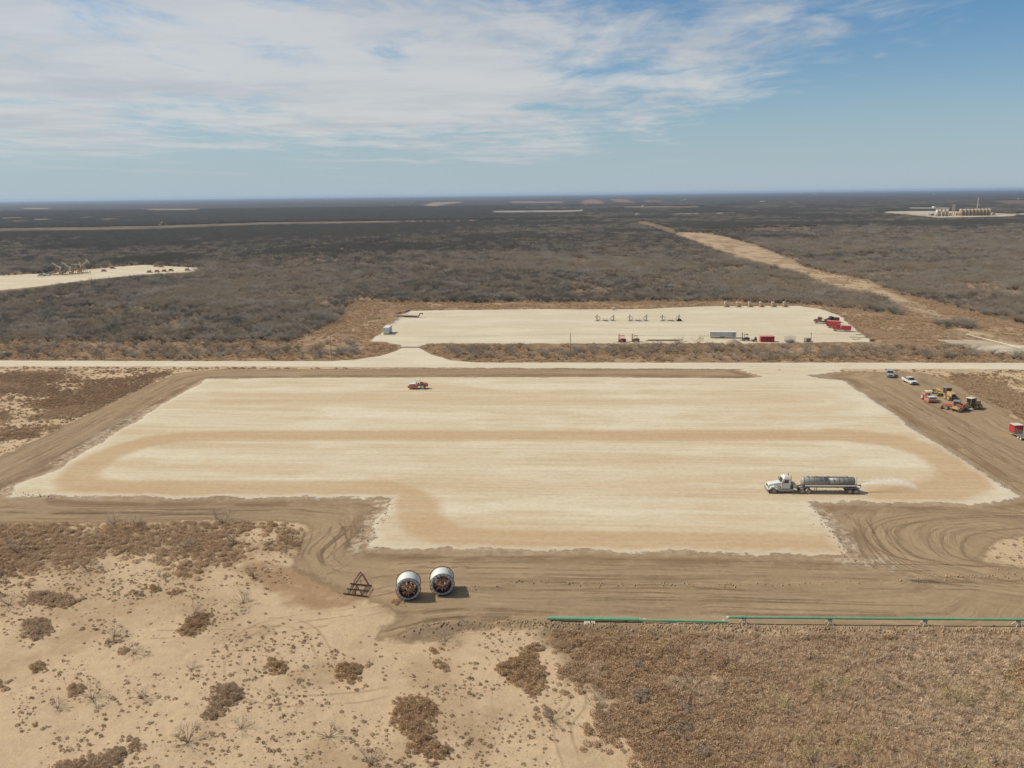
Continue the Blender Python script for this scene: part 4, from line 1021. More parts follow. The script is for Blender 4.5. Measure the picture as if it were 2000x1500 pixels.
for x in (2.6, 6.2, 8.6, 10.2):
    MB().cyl((kx(x), 0, 2.98), (kx(x), 0, 3.16), .26, None, 10).build('manhole', STEEL, T)
MB().box(kx(3.0), kx(9.5), -.22, .22, 3.045, 3.075).build('top_walkway', STEEL, T)
for s in (-1, 1):
    MB().cyl((kx(.9), s * 1.05, 1.62), (kx(10.9), s * 1.05, 1.62), .12, None, 8).build('hose_tube', CREAM, T)
    MB().box(kx(.6), kx(11.4), s * .55 - .06, s * .55 + .06, 1.06, 1.32).build('trailer_rail', STEEL, T)
    for x in (1.5, 4.5, 7.5, 10.3): MB().box(kx(x), kx(x) + .12, s * .95 - .28, s * .95 + .12, 1.15, 1.52).build('tube_bracket', GREYP, T)
    MB().prism([(kx(.15), 1.05), (kx(.3), 1.18), (kx(2.9), 1.18), (kx(3.0), 1.05), (kx(2.9), 1.12), (kx(.3), 1.12)], s * .60, s * 1.22).build('mudguard', GREYP, T)
    MB().box(kx(8.4), kx(8.52), s * .5 - .06, s * .5 + .06, .25, 1.05).build('landing_leg', STEEL, T)
    MB().box(kx(.30), kx(.36), s * .7 - .15, s * .7 + .15, .82, 1.0).build('tail_lamp', LAMP, T)
MB().bar((kx(.4), -1.0, .6), (kx(.05), -1.0, 1.5), .05).bar((kx(.4), 1.0, .6), (kx(.05), 1.0, 1.5), .05).box(kx(.05), kx(.2), -1.1, 1.1, .5, .62).build('rear_bumper', GREYP, T)
MB().cyl((kx(.9), 0, 1.5), (kx(-.15), 0, 1.35), .10, None, 8).lathe((kx(-.15), 0, 1.35), (-1, 0, 0), [(0, .1), (.12, .28), (.16, .28)], 10).build('spray_nozzle', STEEL, T)
MB().bar((kx(.6), .35, 1.3), (kx(.6), .35, 3.0), .03).bar((kx(.6), -.05, 1.3), (kx(.6), -.05, 3.0), .03).build('rear_ladder', STEEL, T)
# fan of water thrown from the nozzle: fine drops
m, t = mat_new('water_drops'); b_ = t.new('ShaderNodeBsdfPrincipled'); b_.inputs['Base Color'].default_value = (.88, .90, .92, 1); b_.inputs['Roughness'].default_value = .3
mx = t.new('ShaderNodeMixShader'); mx.inputs[0].default_value = .50; t.l.new(t.new('ShaderNodeBsdfTransparent').outputs[0], mx.inputs[1]); t.l.new(b_.outputs[0], mx.inputs[2]); out(t, mx.outputs[0])
nz = np.array([p1[0], p1[1]]); nd = 7000
tq = rng.uniform(0, 1, nd) ** .8; an = ang + math.pi + rng.normal(0, .16, nd) + .20; rr_ = tq * 11.5
dc = np.stack([nz[0] + np.cos(an) * rr_, nz[1] + np.sin(an) * rr_, 1.6 + 1.1 * tq * 2.2 - 3.2 * tq ** 2 + rng.normal(0, .22, nd) * (tq + .05)], 1); dc[:, 2] = np.maximum(dc[:, 2], .3)
v, f = tri_cloud(dc, unit(rng.normal(size=(nd, 3))), rng.uniform(.06, .13, nd), rng.uniform(.035, .07, nd))
tag(link_mesh('water_spray', v, f, (m,)), 'fan of white water spray thrown from the rear of the tanker', 'spray', kind='stuff')

# ---- hose reels --------------------------------------------------------------
def reel(px, py, lab, seed):
    rr = random.Random(seed); x, y, z = place(px, py); A = math.pi / 2 + .11; W = 2.35; R1 = 1.80
    root = thing('pipe_reel', lab, 'reel', (x + math.cos(A) * W / 2, y + math.sin(A) * W / 2, z - .03), A, 'pipe reels on the graded dirt')
    prof = [(.12, 1.34)]                                                  # the coils, one ridge for each turn
    nr = 17; st = (W - .24) / nr
    for i in range(nr): prof += [(.12 + i * st + st * .02, 1.60), (.12 + i * st + st * .3, 1.655), (.12 + i * st + st * .7, 1.655), (.12 + i * st + st * .98, 1.60)]
    prof += [(W - .12, 1.34), (.12, 1.34)]
    MB().lathe((-W / 2, 0, R1), (1, 0, 0), prof, 56, False).build('coiled_pipe', HOSE, root, True)
    MB().lathe((-W / 2 + .14, 0, R1), (1, 0, 0), [(0, 1.33), (.02, 1.31), (W - .3, 1.31), (W - .28, 1.33)], 40, False).build('core_drum', RUSTD, root)
    for s in (-1, 1):
        xx = s * (W / 2); a = MB().torus((xx, 0, R1), (1, 0, 0), R1 - .05, .05, 48, 6).torus((xx, 0, R1), (1, 0, 0), 1.28, .05, 40, 5)
        fl = a.build('flange', BLACK, root)
        for i in range(18):
            q = 2 * math.pi * i / 18; c_, s_ = math.cos(q), math.sin(q)
            MB().bar((xx, 1.22 * c_, R1 + 1.22 * s_), (xx, (R1 - .06) * c_, R1 + (R1 - .06) * s_), .05).build('spoke', BLACK, fl)
        MB().cyl((xx - .06, 0, R1), (xx + .06, 0, R1), .26, None, 14).build('hub', RUSTL, root)
        for i in range(22):
            q = 2 * math.pi * (i + rr.uniform(-.3, .3)) / 22; r0, r1 = rr.uniform(.2, .6), rr.uniform(.8, 1.22)
            MB().bar((xx - s * rr.uniform(.02, .3), r0 * math.cos(q), R1 + r0 * math.sin(q)), (xx - s * rr.uniform(.02, .35), r1 * math.cos(q + .14), R1 + r1 * math.sin(q + .14)), .12).build('brace', RUSTL if i % 3 else RUST, root)
    MB().cyl((-W / 2, 0, R1), (W / 2, 0, R1), .16, None, 10).build('axle', RUSTD, root)
    return root
reel(798.5, 1174, 'left of two big reels of white pipe, standing nearer the camera on the dirt', 1)
reel(864.5, 1164.5, 'right of two big reels of white pipe, standing a little farther from the camera', 2)

# ---- drag frame --------------------------------------------------------------
x0, y0, z0 = place(700, 1148)
D = thing('drag_frame', 'dark rusty triangular steel drag frame lying on the dirt left of the reels', 'drag', (x0, y0, z0))
def dg(a, b, w, nm, zz=.18):
    A_, B_ = G(*a), G(*b); za = float(H(np.array([A_[0]]), np.array([A_[1]]))[0]) - z0; zb = float(H(np.array([B_[0]]), np.array([B_[1]]))[0]) - z0
    MB().bar((A_[0] - x0, A_[1] - y0, za + zz), (B_[0] - x0, B_[1] - y0, zb + zz), w).build(nm, RUSTD, D)
def cp(u, v): return (660 + u / 25, 1110 + v / 25 + 1.0)
dg(cp(600, 795), cp(1660, 900), .17, 'cross_beam', .22); dg(cp(440, 1035), cp(1520, 1130), .13, 'cross_beam'); dg(cp(270, 1265), cp(1460, 1400), .15, 'cross_beam')
for a, b in (((1115, 240), (790, 700)), ((1115, 240), (1470, 850))): dg(cp(*a), cp(*b), .12, 'tow_bar', .3)
for a, b in (((790, 700), (490, 1240)), ((930, 860), (690, 1240)), ((1390, 880), (1140, 1300)), ((1550, 900), (1310, 1270)), ((800, 720), (1000, 1040)), ((1060, 1090), (1150, 1320)), ((800, 1090), (830, 1290))): dg(cp(*a), cp(*b), .09, 'long_bar', .17)
dg(cp(1720, 980), cp(1470, 1390), .05, 'edge_rod', .12)
MB().bar((0, .0, .2), (0, .0, 1.0), .06).build('jack_post', RUSTD, D)
KIDS['drag_frame'][-1].location = (G(705.4, 1144)[0] - x0, G(705.4, 1144)[1] - y0, 0)

# ---- green line pipe ---------------------------------------------------------
def line_pipe(name, lab, a, b, n, r, zc, dx=0.0, grp=None, caps=()):
    A_, B_ = place(*a), place(*b); root = thing(name, lab, 'pipe', (A_[0], A_[1], A_[2]), math.atan2(B_[1] - A_[1], B_[0] - A_[0]), grp); L = math.hypot(B_[0] - A_[0], B_[1] - A_[1])
    dz_ = (B_[2] - A_[2])
    for i in range(n):
        s0, s1 = L * i / n + (.02 if i else 0), L * (i + 1) / n - .02
        MB().cyl((s0, 0, zc + dz_ * s0 / L), (s1, 0, zc + dz_ * s1 / L), r, None, 12).build('pipe_joint', GREENP, root)
    for s in caps: MB().cyl((s - .12, 0, zc), (s + .12, 0, zc), r * 1.06, None, 12).build('end_cap', WHITE, root)
    return root
PZ = .95
def lift(px, py, z):      # ground point under something seen at height z
    x, y, g_ = place(px, py); k = (CAM_H - z - g_) / CAM_H; return proj(np.array([x * k]), np.array([y * k]), np.array([0.0]))
def under(px, py, z): a = lift(px, py, z); return float(a[0][0]), float(a[1][0])
line_pipe('line_pipe', 'long welded green pipe raised on stands, running off the right edge', under(1420, 1206.0, PZ), under(2440, 1213.5, PZ), 6, .17, PZ, caps=(.1,))
line_pipe('line_pipe', 'rear of the two side by side green pipes at the line\'s left end', under(1071, 1206.2, .45), under(1246, 1208.5, .45), 1, .165, .45, grp='green pipes lying on blocks')
line_pipe('line_pipe', 'front of the two side by side green pipes at the line\'s left end', under(1069, 1208.6, .42), under(1247, 1211, .42), 1, .165, .42, grp='green pipes lying on blocks')
line_pipe('line_pipe', 'single green pipe low on the ground between the doubled pipes and the raised one', under(1247, 1211.8, .35), under(1423, 1215, .35), 1, .17, .35, grp='green pipes lying on blocks')
def stand(px, py, lab):
    x, y, z = place(px, py); r_ = thing('pipe_stand', lab, 'stand', (x, y, z), RD, 'stands under the raised green pipe')
    for s in (-1, 1):
        MB().bar((-.45, s * .5, 0), (0, s * .12, .80), .09).build('leg', WOOD, r_); MB().bar((.45, s * .5, 0), (0, s * .12, .80), .09).build('leg', WOOD, r_)
    MB().box(-.25, .25, -.3, .3, .68, .76).bar((-.28, 0, .74), (-.22, 0, 1.2), .06).bar((.28, 0, .74), (.22, 0, 1.2), .06).build('saddle', STEEL, r_)
for i, px in enumerate((1453, 1621, 1807, 1989)):
    q = under(px, 1206.5 + (px - 1420) * .0072, PZ); stand(q[0], q[1], ['first pipe stand, near the white capped end of the raised green pipe', 'second pipe stand from the white capped end of the raised green pipe', 'third pipe stand from the white capped end of the raised green pipe', 'pipe stand at the right edge of the view'][i])
for i, (a, b, s) in enumerate(((1079, 1212.5, .42), (1221, 1214, .42), (1259, 1214.5, .38), (1414, 1217, .38))):
    x, y, z = place(a, b); o = MB().box(-.16, .16, -.22, .22, 0, .28, .02, .02).build('support_block', WOOD); o.location = (x, y + .25, z - .02); o.rotation_euler = (0, 0, RD)
    tag(o, ['pale block under the left end of the doubled green pipes', 'pale block under the right end of the doubled green pipes', 'pale block under the left end of the single low pipe', 'pale block under the right end of the single low pipe'][i], 'block')
x, y, z = place(1150.5, 1217.5)
for i in range(5):
    o = MB().box(-.11, .11, -.65, .65, 0, .20).build('timber_skid', WOOD); o.location = (x - .55 + .28 * i + (.1 if i > 2 else 0), y + rng.uniform(-.1, .1), z); o.rotation_euler = (0, 0, RD + rng.uniform(-.08, .08))
    tag(o, 'pale timber skid, %s of five side by side below the doubled pipes' % ['leftmost', 'second from left', 'middle one', 'second from right', 'rightmost'][i], 'timber', 'timber skids below the green pipes')
x, y, z = place(1314, 1218); o = MB().box(-.35, .35, -.7, .7, 0, .08).build('timber_plank', WOOD); o.location = (x, y, z + .01); o.rotation_euler = (0, 0, .75); tag(o, 'single pale plank lying askew below the single green pipe', 'plank')

# ---- vehicles ----------------------------------------------------------------
def pickup(nm, lab, px, py, yw, body, bed=True, suv=False):
    r = thing(nm, lab, 'pickup' if bed else 'suv', place(px, py), yw)
    MB().prism([(-2.85, .55), (2.75, .5), (2.85, .75), (2.8, 1.05), (1.45, 1.18), (-2.85, 1.18)], -.98, .98).build('body', body, r)
    x0 = -2.6 if suv else -.75
    cb = MB().add([(x0, -.93, 1.18), (1.45, -.93, 1.18), (1.45, .93, 1.18), (x0, .93, 1.18), (x0 + .25, -.76, 1.83), (.6, -.76, 1.83), (.6, .76, 1.83), (x0 + .25, .76, 1.83)], [(0, 3, 2, 1), (4, 5, 6, 7), (0, 1, 5, 4), (1, 2, 6, 5), (2, 3, 7, 6), (3, 0, 4, 7)]).build('cab', GLASS, r)
    MB().box(x0 + .2, .65, -.78, .78, 1.83, 1.90, .05, .05).build('roof', body, cb)
    for s in (-1, 1):
        for xx in ((x0 + .04, x0 + .27, .2), ((x0 + 1.45) / 2 - .05, (x0 + .85) / 2 + .05, .12), (1.42, .58, .12)):
            MB().add([(xx[0], s * .945, 1.18), (xx[0] + xx[2], s * .945, 1.18), (xx[1] + xx[2], s * .78, 1.84), (xx[1], s * .78, 1.84)], [(0, 1, 2, 3)]).build('pillar', body, cb)
        MB().box(2.72, 2.83, s * .72 - .18, s * .72 + .18, .78, .98).build('headlight', CREAM, r); MB().box(-2.87, -2.8, s * .86 - .09, s * .86 + .09, .75, 1.1).build('tail_light', LAMP, r)
        for x in (1.8, -1.75): wheel(r, x, s * .85, .40, .27)
        MB().box(1.15, 1.3, s * 1.08 - .1, s * 1.08 + .1, 1.15, 1.35).build('mirror', BLACK, r)
    MB().box(2.76, 2.95, -.95, .95, .42, .66).build('front_bumper', STEEL, r); MB().box(-3.0, -2.84, -.95, .95, .45, .66).build('rear_bumper', STEEL, r)
    MB().box(2.8, 2.87, -.5, .5, .68, 1.0).build('grille', BLACK, r)
    if bed: MB().box(-2.75, -.85, -.80, .80, 1.12, 1.19).build('bed_floor', BLACK, r); MB().box(-2.83, -.80, -.98, -.85, 1.18, 1.32).box(-2.83, -.80, .85, .98, 1.18, 1.32).box(-2.83, -2.72, -.84, .84, 1.18, 1.32).build('bed_sides', body, r)
    return r
pickup('parked_suv', 'silver car facing the camera near the gravel road, left of the white pickup', 1738, 735, R(-112), SILVER, False, True)
pickup('pickup_truck', 'white pickup with dark windows parked right of the silver car', 1776, 748.5, yaw((1764, 741.5), (1789, 753)), WHITE)
pickup('pickup_truck', 'silver pickup parked farthest left of the pump jacks on the far left pad', 81, 539.5, R(170), SILVER)
pickup('pickup_truck', 'white pickup parked just left of the nearest pump jack on the far left pad', 92, 538.5, R(-20), WHITE)

def roller(lab, px, py, yw, front):
    r = thing('soil_roller', lab, 'roller', place(px, py), yw, 'orange soil rollers')
    for s in (-1, 1):
        wheel(r, -1.35, s * .82, .74, .50, rimmat=CREAM); MB().box(.35, 3.0, s * 1.16 - .09, s * 1.16 + .09, .45, 1.05).build('drum_frame_side', front, r)
        for x in (-.35, .55): MB().bar((x, s * .62, 1.6), (x, s * .62, 2.62), .05).build('canopy_post', GREYP, r)
    MB().lathe((2.0, -1.03, .76), (0, 1, 0), [(0, .1), (0, .76), (2.06, .76), (2.06, .1)], 22).build('drum', STEEL, r)
    MB().box(2.85, 3.05, -1.16, 1.16, .45, .95).box(.35, .95, -1.16, 1.16, .5, 1.35).build('drum_frame', front, r)
    MB().box(1.1, 2.6, -.9, .9, 1.56, 1.60).build('drum_guard', WHITE, r)
    MB().prism([(-2.75, .75), (-2.85, 1.25), (-2.3, 1.75), (-.75, 2.0), (-.45, 1.9), (-.45, .85)], -.62, .62).build('engine_hood', front, r)
    MB().box(-.5, .75, -.7, .7, .9, 1.25).box(-.15, .25, -.25, .25, 1.25, 1.75).build('platform', GREYP, r)
    MB().box(.55, .65, -.2, .2, 1.25, 1.9).build('console', BLACK, r)
    MB().box(-.65, .85, -.85, .85, 2.62, 2.76, .06, .06).build('canopy', CREAM, r)
    return r
roller('orange soil roller with a cream canopy working alone at the back of the pad', 818, 760.5, R(180) + RD, ORANGE)
roller('orange soil roller with a pale canopy parked among the yellow machines', 1812, 782, yaw((1802, 776), (1824, 788)), PINK)

def grader(lab, px, py, yw, swing=0.0):
    r = thing('motor_grader', lab, 'grader', place(px, py), yw, 'yellow motor graders')
    MB().prism([(-3.6, .95), (-3.6, 1.85), (-3.3, 2.1), (-1.35, 2.2), (-1.35, .95)], -.62, .62).build('engine_box', YELLOW, r)
    MB().box(-3.66, -3.6, -.5, .5, 1.05, 1.8).build('radiator_grille', BLACK, r); MB().cyl((-2.2, .3, 2.1), (-2.2, .3, 2.75), .07, None, 8).build('exhaust_pipe', BLACK, r)
    cb = MB().add([(-1.25, -.72, 1.35), (.25, -.55, 1.35), (.25, .55, 1.35), (-1.25, .72, 1.35), (-1.25, -.8, 3.0), (.4, -.62, 3.0), (.4, .62, 3.0), (-1.25, .8, 3.0)], [(0, 3, 2, 1), (4, 5, 6, 7), (0, 1, 5, 4), (1, 2, 6, 5), (2, 3, 7, 6), (3, 0, 4, 7)]).build('cab', GLASS, r)
    MB().box(-1.35, .5, -.85, .85, 3.0, 3.12, .05, .05).build('cab_roof', CREAM if swing else GREYP, cb)
    for a, b in ((-1.25, -.76), (-1.25, .76), (.33, -.6), (.33, .6)): MB().bar((a, b, 1.3), (a, b * 1.05, 3.0), .06).build('cab_post', YELLOW, cb)
    MB().prism([(-1.3, 1.0), (.3, 1.0), (1.2, 1.55), (4.0, 1.75), (5.1, 1.35), (5.1, 1.05), (4.4, 1.35), (1.3, 1.2), (.4, .7), (-1.3, .7)], -.17, .17).build('main_frame', YELLOW, r)
    MB().lathe((1.9, 0, .86), (0, 0, 1), [(0, .85), (.12, .85)], 18).bar((4.6, 0, 1.0), (2.2, -.75, .9), .08).bar((4.6, 0, 1.0), (2.2, .75, .9), .08).build('circle_drawbar', YELLOW, r)
    a = MB(); ca, sa = math.cos(.45), math.sin(.45)
    for (u, w_) in ((-1.85, 1.85),):
        pts = [(0, .10), (.14, .30), (.10, .55), (-.02, .72)]
        vs = [(1.75 + q[0] * ca - e * sa, e * ca + q[0] * sa, q[1]) for e in (u, w_) for q in pts]
        a.add(vs, [(i, i + 1, i + 5, i + 4) for i in range(3)]); a.add([(x - .05, y, z) for x, y, z in vs], [(i + 4, i + 5, i + 1, i) for i in range(3)])
    a.build('blade', STEEL, r)
    for s in (-1, 1): MB().cyl((1.2, s * .55, 2.1), (1.8, s * .55, .95), .05, None, 6).build('lift_cylinder', BLACK, r)
    MB().bar((1.25, -.6, 2.05), (1.25, .6, 2.05), .07).build('lift_arm', YELLOW, r)
    for s in (-1, 1):
        for x in (-3.0, -1.5): wheel(r, x, s * 1.0, .66, .42, rimmat=YELLOW)
        wheel(r, 4.75, s * .98, .66, .36, rimmat=YELLOW)
    MB().box(4.62, 4.88, -.9, .9, .58, .74).build('front_axle', YELLOW, r); MB().box(5.12, 5.4, -.8, .8, .7, 1.3).build('push_block', YELLOW, r)
    MB().box(-4.0, -3.65, -.8, .8, .6, .95).build('ripper', BLACK, r)
    return r
g1 = grader('yellow motor grader with a dark cab, rear to the camera, behind the orange tractor', 1846, 776.5, yaw((1864, 783), (1828, 768)))
g2 = grader('yellow motor grader with white roofed cab at the right end of the machine row', 1892, 799.5, yaw((1912, 797), (1878, 803)), 1)
def tractor(lab, px, py, yw):
    r = thing('farm_tractor', lab, 'tractor', place(px, py), yw)
    MB().prism([(.3, .8), (.3, 1.6), (2.3, 1.5), (2.5, 1.25), (2.5, .8)], -.38, .38).build('hood', ORANGE, r)
    cb = MB().box(-1.15, .35, -.72, .72, 1.0, 2.55, .06, .08).build('cab', GREYP, r); MB().box(-1.25, .45, -.82, .82, 2.56, 2.70, .05, .05).build('cab_roof', STEEL, cb)
    for s in (-1, 1):
        MB().box(-.95, .15, s * .715 - .02, s * .715 + .02, 1.45, 2.35).build('cab_window', GLASS, cb); wheel(r, -.95, s * .98, .86, .45, rimmat=RIM); wheel(r, 1.85, s * .8, .52, .32, rimmat=RIM)
        MB().prism([(-1.85, 1.3), (-1.6, 1.75), (-.6, 1.85), (-.1, 1.4), (-.2, 1.35), (-.65, 1.72), (-1.5, 1.65), (-1.75, 1.25)], s * .72, s * 1.22).build('fender', ORANGE, r)
        MB().bar((.6, s * .6, 1.5), (2.9, s * .6, .7), .09).build('loader_arm', DRED, r)
    MB().prism([(2.9, .25), (3.4, .2), (3.0, .85), (2.85, .85)], -1.0, 1.0).build('bucket', RUST, r)
    MB().box(-2.1, -1.9, -1.3, 1.3, .5, 1.9).build('box_blade', ORANGE, r)
tractor('grey cabbed orange tractor parked in front of the yellow graders', 1864, 801, yaw((1872, 802), (1853, 799)))

def cage_trailer(nm, lab, loc, yw, L, red):
    r = thing(nm, lab, 'trailer', loc, yw)
    MB().box(0, L, -1.05, 1.05, .62, .78).build('deck', STEEL, r)
    if red:
        bx = MB().box(L - 1.9, L, -1.02, 1.02, .79, 2.7).build('front_box', REDP, r); MB().box(L - 1.95, L + .05, -1.07, 1.07, 2.7, 2.78).build('box_roof', CREAM, bx)
        MB().prism([(L - 1.5, 1.6), (L - .9, 1.6), (L - .9, 2.1), (L - 1.5, 2.1)], -1.03, -1.022).build('hatch', BLACK, bx)
    H_ = 2.2 if red else 2.3; X1 = L - 1.95 if red else L
    for s in (-1, 1):
        n = max(6, int(X1 / .45))
        for i in range(n + 1): MB().bar((X1 * i / n, s * 1.0, .78), (X1 * i / n, s * 1.0, H_), .035).build('side_bar', STEEL, r)
        for zz in np.linspace(1.05, H_, 5): MB().bar((0, s * 1.0, zz), (X1, s * 1.0, zz), .03).build('side_rail', STEEL, r)
        for x in (L * .42, L * .42 + .85): wheel(r, x, s * 1.12, .38, .24, rimmat=WHITE)
    for zz in np.linspace(1.05, H_, 4): MB().bar((0, -1.0, zz), (0, 1.0, zz), .03).build('end_rail', STEEL, r)
    MB().bar((L, -.5, .68), (L + 1.4, 0, .6), .07).bar((L, .5, .68), (L + 1.4, 0, .6), .07).build('tow_hitch', STEEL, r)
    return r
q0, q1 = place(1970, 848), G(2040, 880)
yt = math.atan2(q0[1] - q1[1], q0[0] - q1[0]); Lt = 7.8
cage_trailer('cage_trailer', 'red boxed livestock style cage trailer cut by the right edge of the view', (q0[0] - math.cos(yt) * Lt + .9, q0[1] - math.sin(yt) * Lt, q0[2]), yt, Lt, True)
# ---- the far pad -------------------------------------------------------------
q0 = place(1549, 668); cage_trailer('cage_trailer', 'grey cage trailer at the front edge of the far pad, right of the red boxes', q0, R(215), 4.2, False)
o = thing('storage_container', 'white container on skids casting a shadow near the left edge of the far pad', 'container', place(757.5, 652), R(86))
MB().box(-3.2, 3.2, -1.2, 1.2, .35, 2.9).build('box', WHITE, o)
for i in range(9): MB().box(-3.15 + .75 * i, -2.95 + .75 * i, -1.23, -1.2, .5, 2.8).box(-3.15 + .75 * i, -2.95 + .75 * i, 1.2, 1.23, .5, 2.8).build('side_rib', WHITE, o)
MB().box(-3.26, -3.2, -1.1, -.02, .5, 2.75).box(-3.26, -3.2, .02, 1.1, .5, 2.75).build('door', WHITE, o); MB().box(-3.1, 3.1, -1.0, -.8, 0, .35).box(-3.1, 3.1, .8, 1.0, 0, .35).build('skid', BLACK, o)
A_, B_ = place(772, 619.5), place(829, 621)
o = thing('gooseneck_trailer', 'long gooseneck flatbed trailer, neck to the right, back left of the far pad', 'trailer', A_, math.atan2(B_[1] - A_[1], B_[0] - A_[0])); L = 13.8
MB().box(0, L - 2.2, -1.2, 1.2, .85, 1.05).build('deck', WOODD, o); MB().box(0, L - 2.2, -1.25, -1.2, .7, 1.05).box(0, L - 2.2, 1.2, 1.25, .7, 1.05).build('side_beam', DRED, o)
MB().prism([(L - 2.3, .7), (L - 1.9, .7), (L - 1.5, 2.3), (L, 2.45), (L + .1, 2.2), (L - .1, 1.6), (L - .2, 2.1), (L - 1.2, 2.05), (L - 1.7, 1.0)], -.35, .35).build('gooseneck', BLACK, o)
for x in (2.5, 3.6, 4.7):
    for s in (-1, 1): wheel(o, x, s * 1.0, .42, .3)
MB().cyl((1, .2, 1.2), (8.5, .2, 1.2), .12, None, 6).cyl((1.5, -.3, 1.2), (9, -.3, 1.2), .12, None, 6).build('load_pipe', STEEL, o)
o = MB().box(-4.6, 4.6, -.18, .18, 0, .4).build('steel_beam', DRED); p_ = place(784, 611.5); o.location = p_; o.rotation_euler = (0, 0, R(62)); tag(o, 'left of two dark beams lying behind the gooseneck trailer', 'beam')
o = MB().box(-4.6, 4.6, -.18, .18, 0, .4).build('steel_beam', BLACK); p_ = place(790, 611.5); o.location = p_; o.rotation_euler = (0, 0, R(62)); tag(o, 'right of two dark beams lying behind the gooseneck trailer', 'beam')

def wellhead(px, lab, covered=False):
    r = thing('wellhead_manifold', lab, 'wellhead', place(px, 628), RD, 'wellhead manifolds in a row on the far pad')
    for s in (-1, 1):
        x = s * 3.7
        v = MB().cyl((x, 0, 0), (x, 0, 3.0), .16, None, 8)
        for zz in (.5, 1.1, 1.9, 2.6): v.cyl((x, 0, zz - .12), (x, 0, zz + .12), .32, None, 8)
        v.build('valve_tree', GREYP, r)
        MB().cyl((x - .7, 0, 1.9), (x + .7, 0, 1.9), .11, None, 6).cyl((x - .7, -.2, 1.9), (x - .7, .2, 1.9), .25, None, 8).build('wing_valve', STEEL, r)
        a = MB(); pr = None
        for i in range(7):
            q = math.pi * i / 6; c_ = (x - s * (.5 + .9 * math.sin(q)), 0, 1.3 + .8 * math.cos(q))
            if pr: a.cyl(pr, c_, .10, None, 6)
            pr = c_
        a.build('bent_pipe', STEEL, r)
        MB().box(x - 1.0, x + 1.0, -.7, .7, 0, .18).build('skid', GREYP, r)
        MB().bar((s * .55, 0, .2), (s * .8, 0, 1.5), .12).build('riser', STEEL, r)
    MB().cyl((-3.6, 0, .4), (3.6, 0, .4), .10, None, 6).cyl((-1.0, .5, .25), (1.0, .5, .25), .22, None, 8).build('flow_line', STEEL, r)
    MB().box(-.1, 1.2, -1.2, -.5, 0, .6).build('valve_box', STEEL, r)
    if covered: MB().prism([(2.6, 0), (5.2, 0), (4.4, 1.1), (3.3, 1.4)], -1.1, -.3).build('cover', BLACK, r)
wellhead(1182, 'leftmost of the three grey wellhead manifolds standing on the far pad'); wellhead(1246, 'middle one of the three grey wellhead manifolds standing on the far pad'); wellhead(1309.5, 'rightmost grey wellhead manifold, with a dark covered heap at its right foot', True)
def unit_skid(px, lab):
    r = thing('pump_unit', lab, 'pump', place(px, 600.6), RD, 'small tan pump units in a row')
    MB().box(-1.5, 1.5, -.9, .9, 0, .3).build('skid', TANP, r); MB().lathe((-.2, -.9, 1.05), (0, 1, 0), [(0, .3), (.15, .7), (1.5, .7), (1.65, .3)], 12).build('drum', TBROWN, r)
    MB().prism([(-1.0, 1.8), (.1, 1.8), (.5, 2.4), (-.5, 2.75), (-1.0, 2.5)], -.5, .5).build('cap', CREAM, r)
    MB().bar((-1.3, 0, .3), (-.6, 0, 1.9), .14).bar((.7, 0, .3), (.1, 0, 1.9), .14).bar((.3, 0, 2.2), (1.5, 0, .9), .1).build('frame', TANP, r); MB().cyl((-.1, 0, 2.6), (.15, 0, 4.2), .05, None, 6).build('mast', CREAM, r)
    MB().box(.8, 1.4, -.5, .5, .3, .9).build('motor', TANP, r)
for i, px in enumerate((1418.4, 1441.6, 1464.8, 1486.8, 1510.4, 1532.8)):
    unit_skid(px, '%s of six small tan pump units at the far pad\'s back right' % ['leftmost', 'second from left', 'third from left', 'fourth from left', 'fifth from left', 'rightmost'][i])
for i in range(7):
    o = MB().cyl((0, 0, 0), (0, 0, 1.5), .11, None, 6).box(-.22, .22, -.2, .2, 1.5, 1.72).build('pipe_post', CREAM); p_ = place(1258 + 3.6 * i, 602.5 + (i % 2) * .5); o.location = p_
    tag(o, 'short pale post in the row of seven behind the middle and right manifolds', 'post', 'short pale posts behind the manifolds')
o = MB().box(-.7, .7, -.5, .5, 0, 1.1).box(-.75, .75, -.55, .55, 1.1, 1.2).build('equipment_box', CREAM); o.location = place(1198, 606.5); tag(o, 'small pale box at the back edge of the far pad above the left manifold', 'box')
r = thing('office_trailer', 'long white office trailer near the front edge of the far pad', 'trailer', place(1413, 661), RD - .05)
bd = MB().box(-5.5, 4.6, -1.3, 1.3, 0.6, 2.45).build('body', paint('pale_grey_paint', (.50, .51, .50), .5, 0, .15), r); MB().box(-5.7, 4.8, -1.45, 1.45, 2.45, 2.6).build('roof', WHITE, r); MB().box(-5.4, -3.9, -1.33, -1.305, .8, 1.6).build('lower_panel', CREAM, r)  # white body coloured greyer, shade of its camera side painted in
MB().box(3.3, 4.0, -1.33, -1.305, .75, 2.4).build('door', STEEL, bd)
for x in (-1, 0): 
    for s in (-1, 1): wheel(r, x, s * 1.3, .38, .25)
MB().bar((-5.9, 0, .7), (-7.6, 0, .6), .1).build('tow_hitch', BLACK, r)
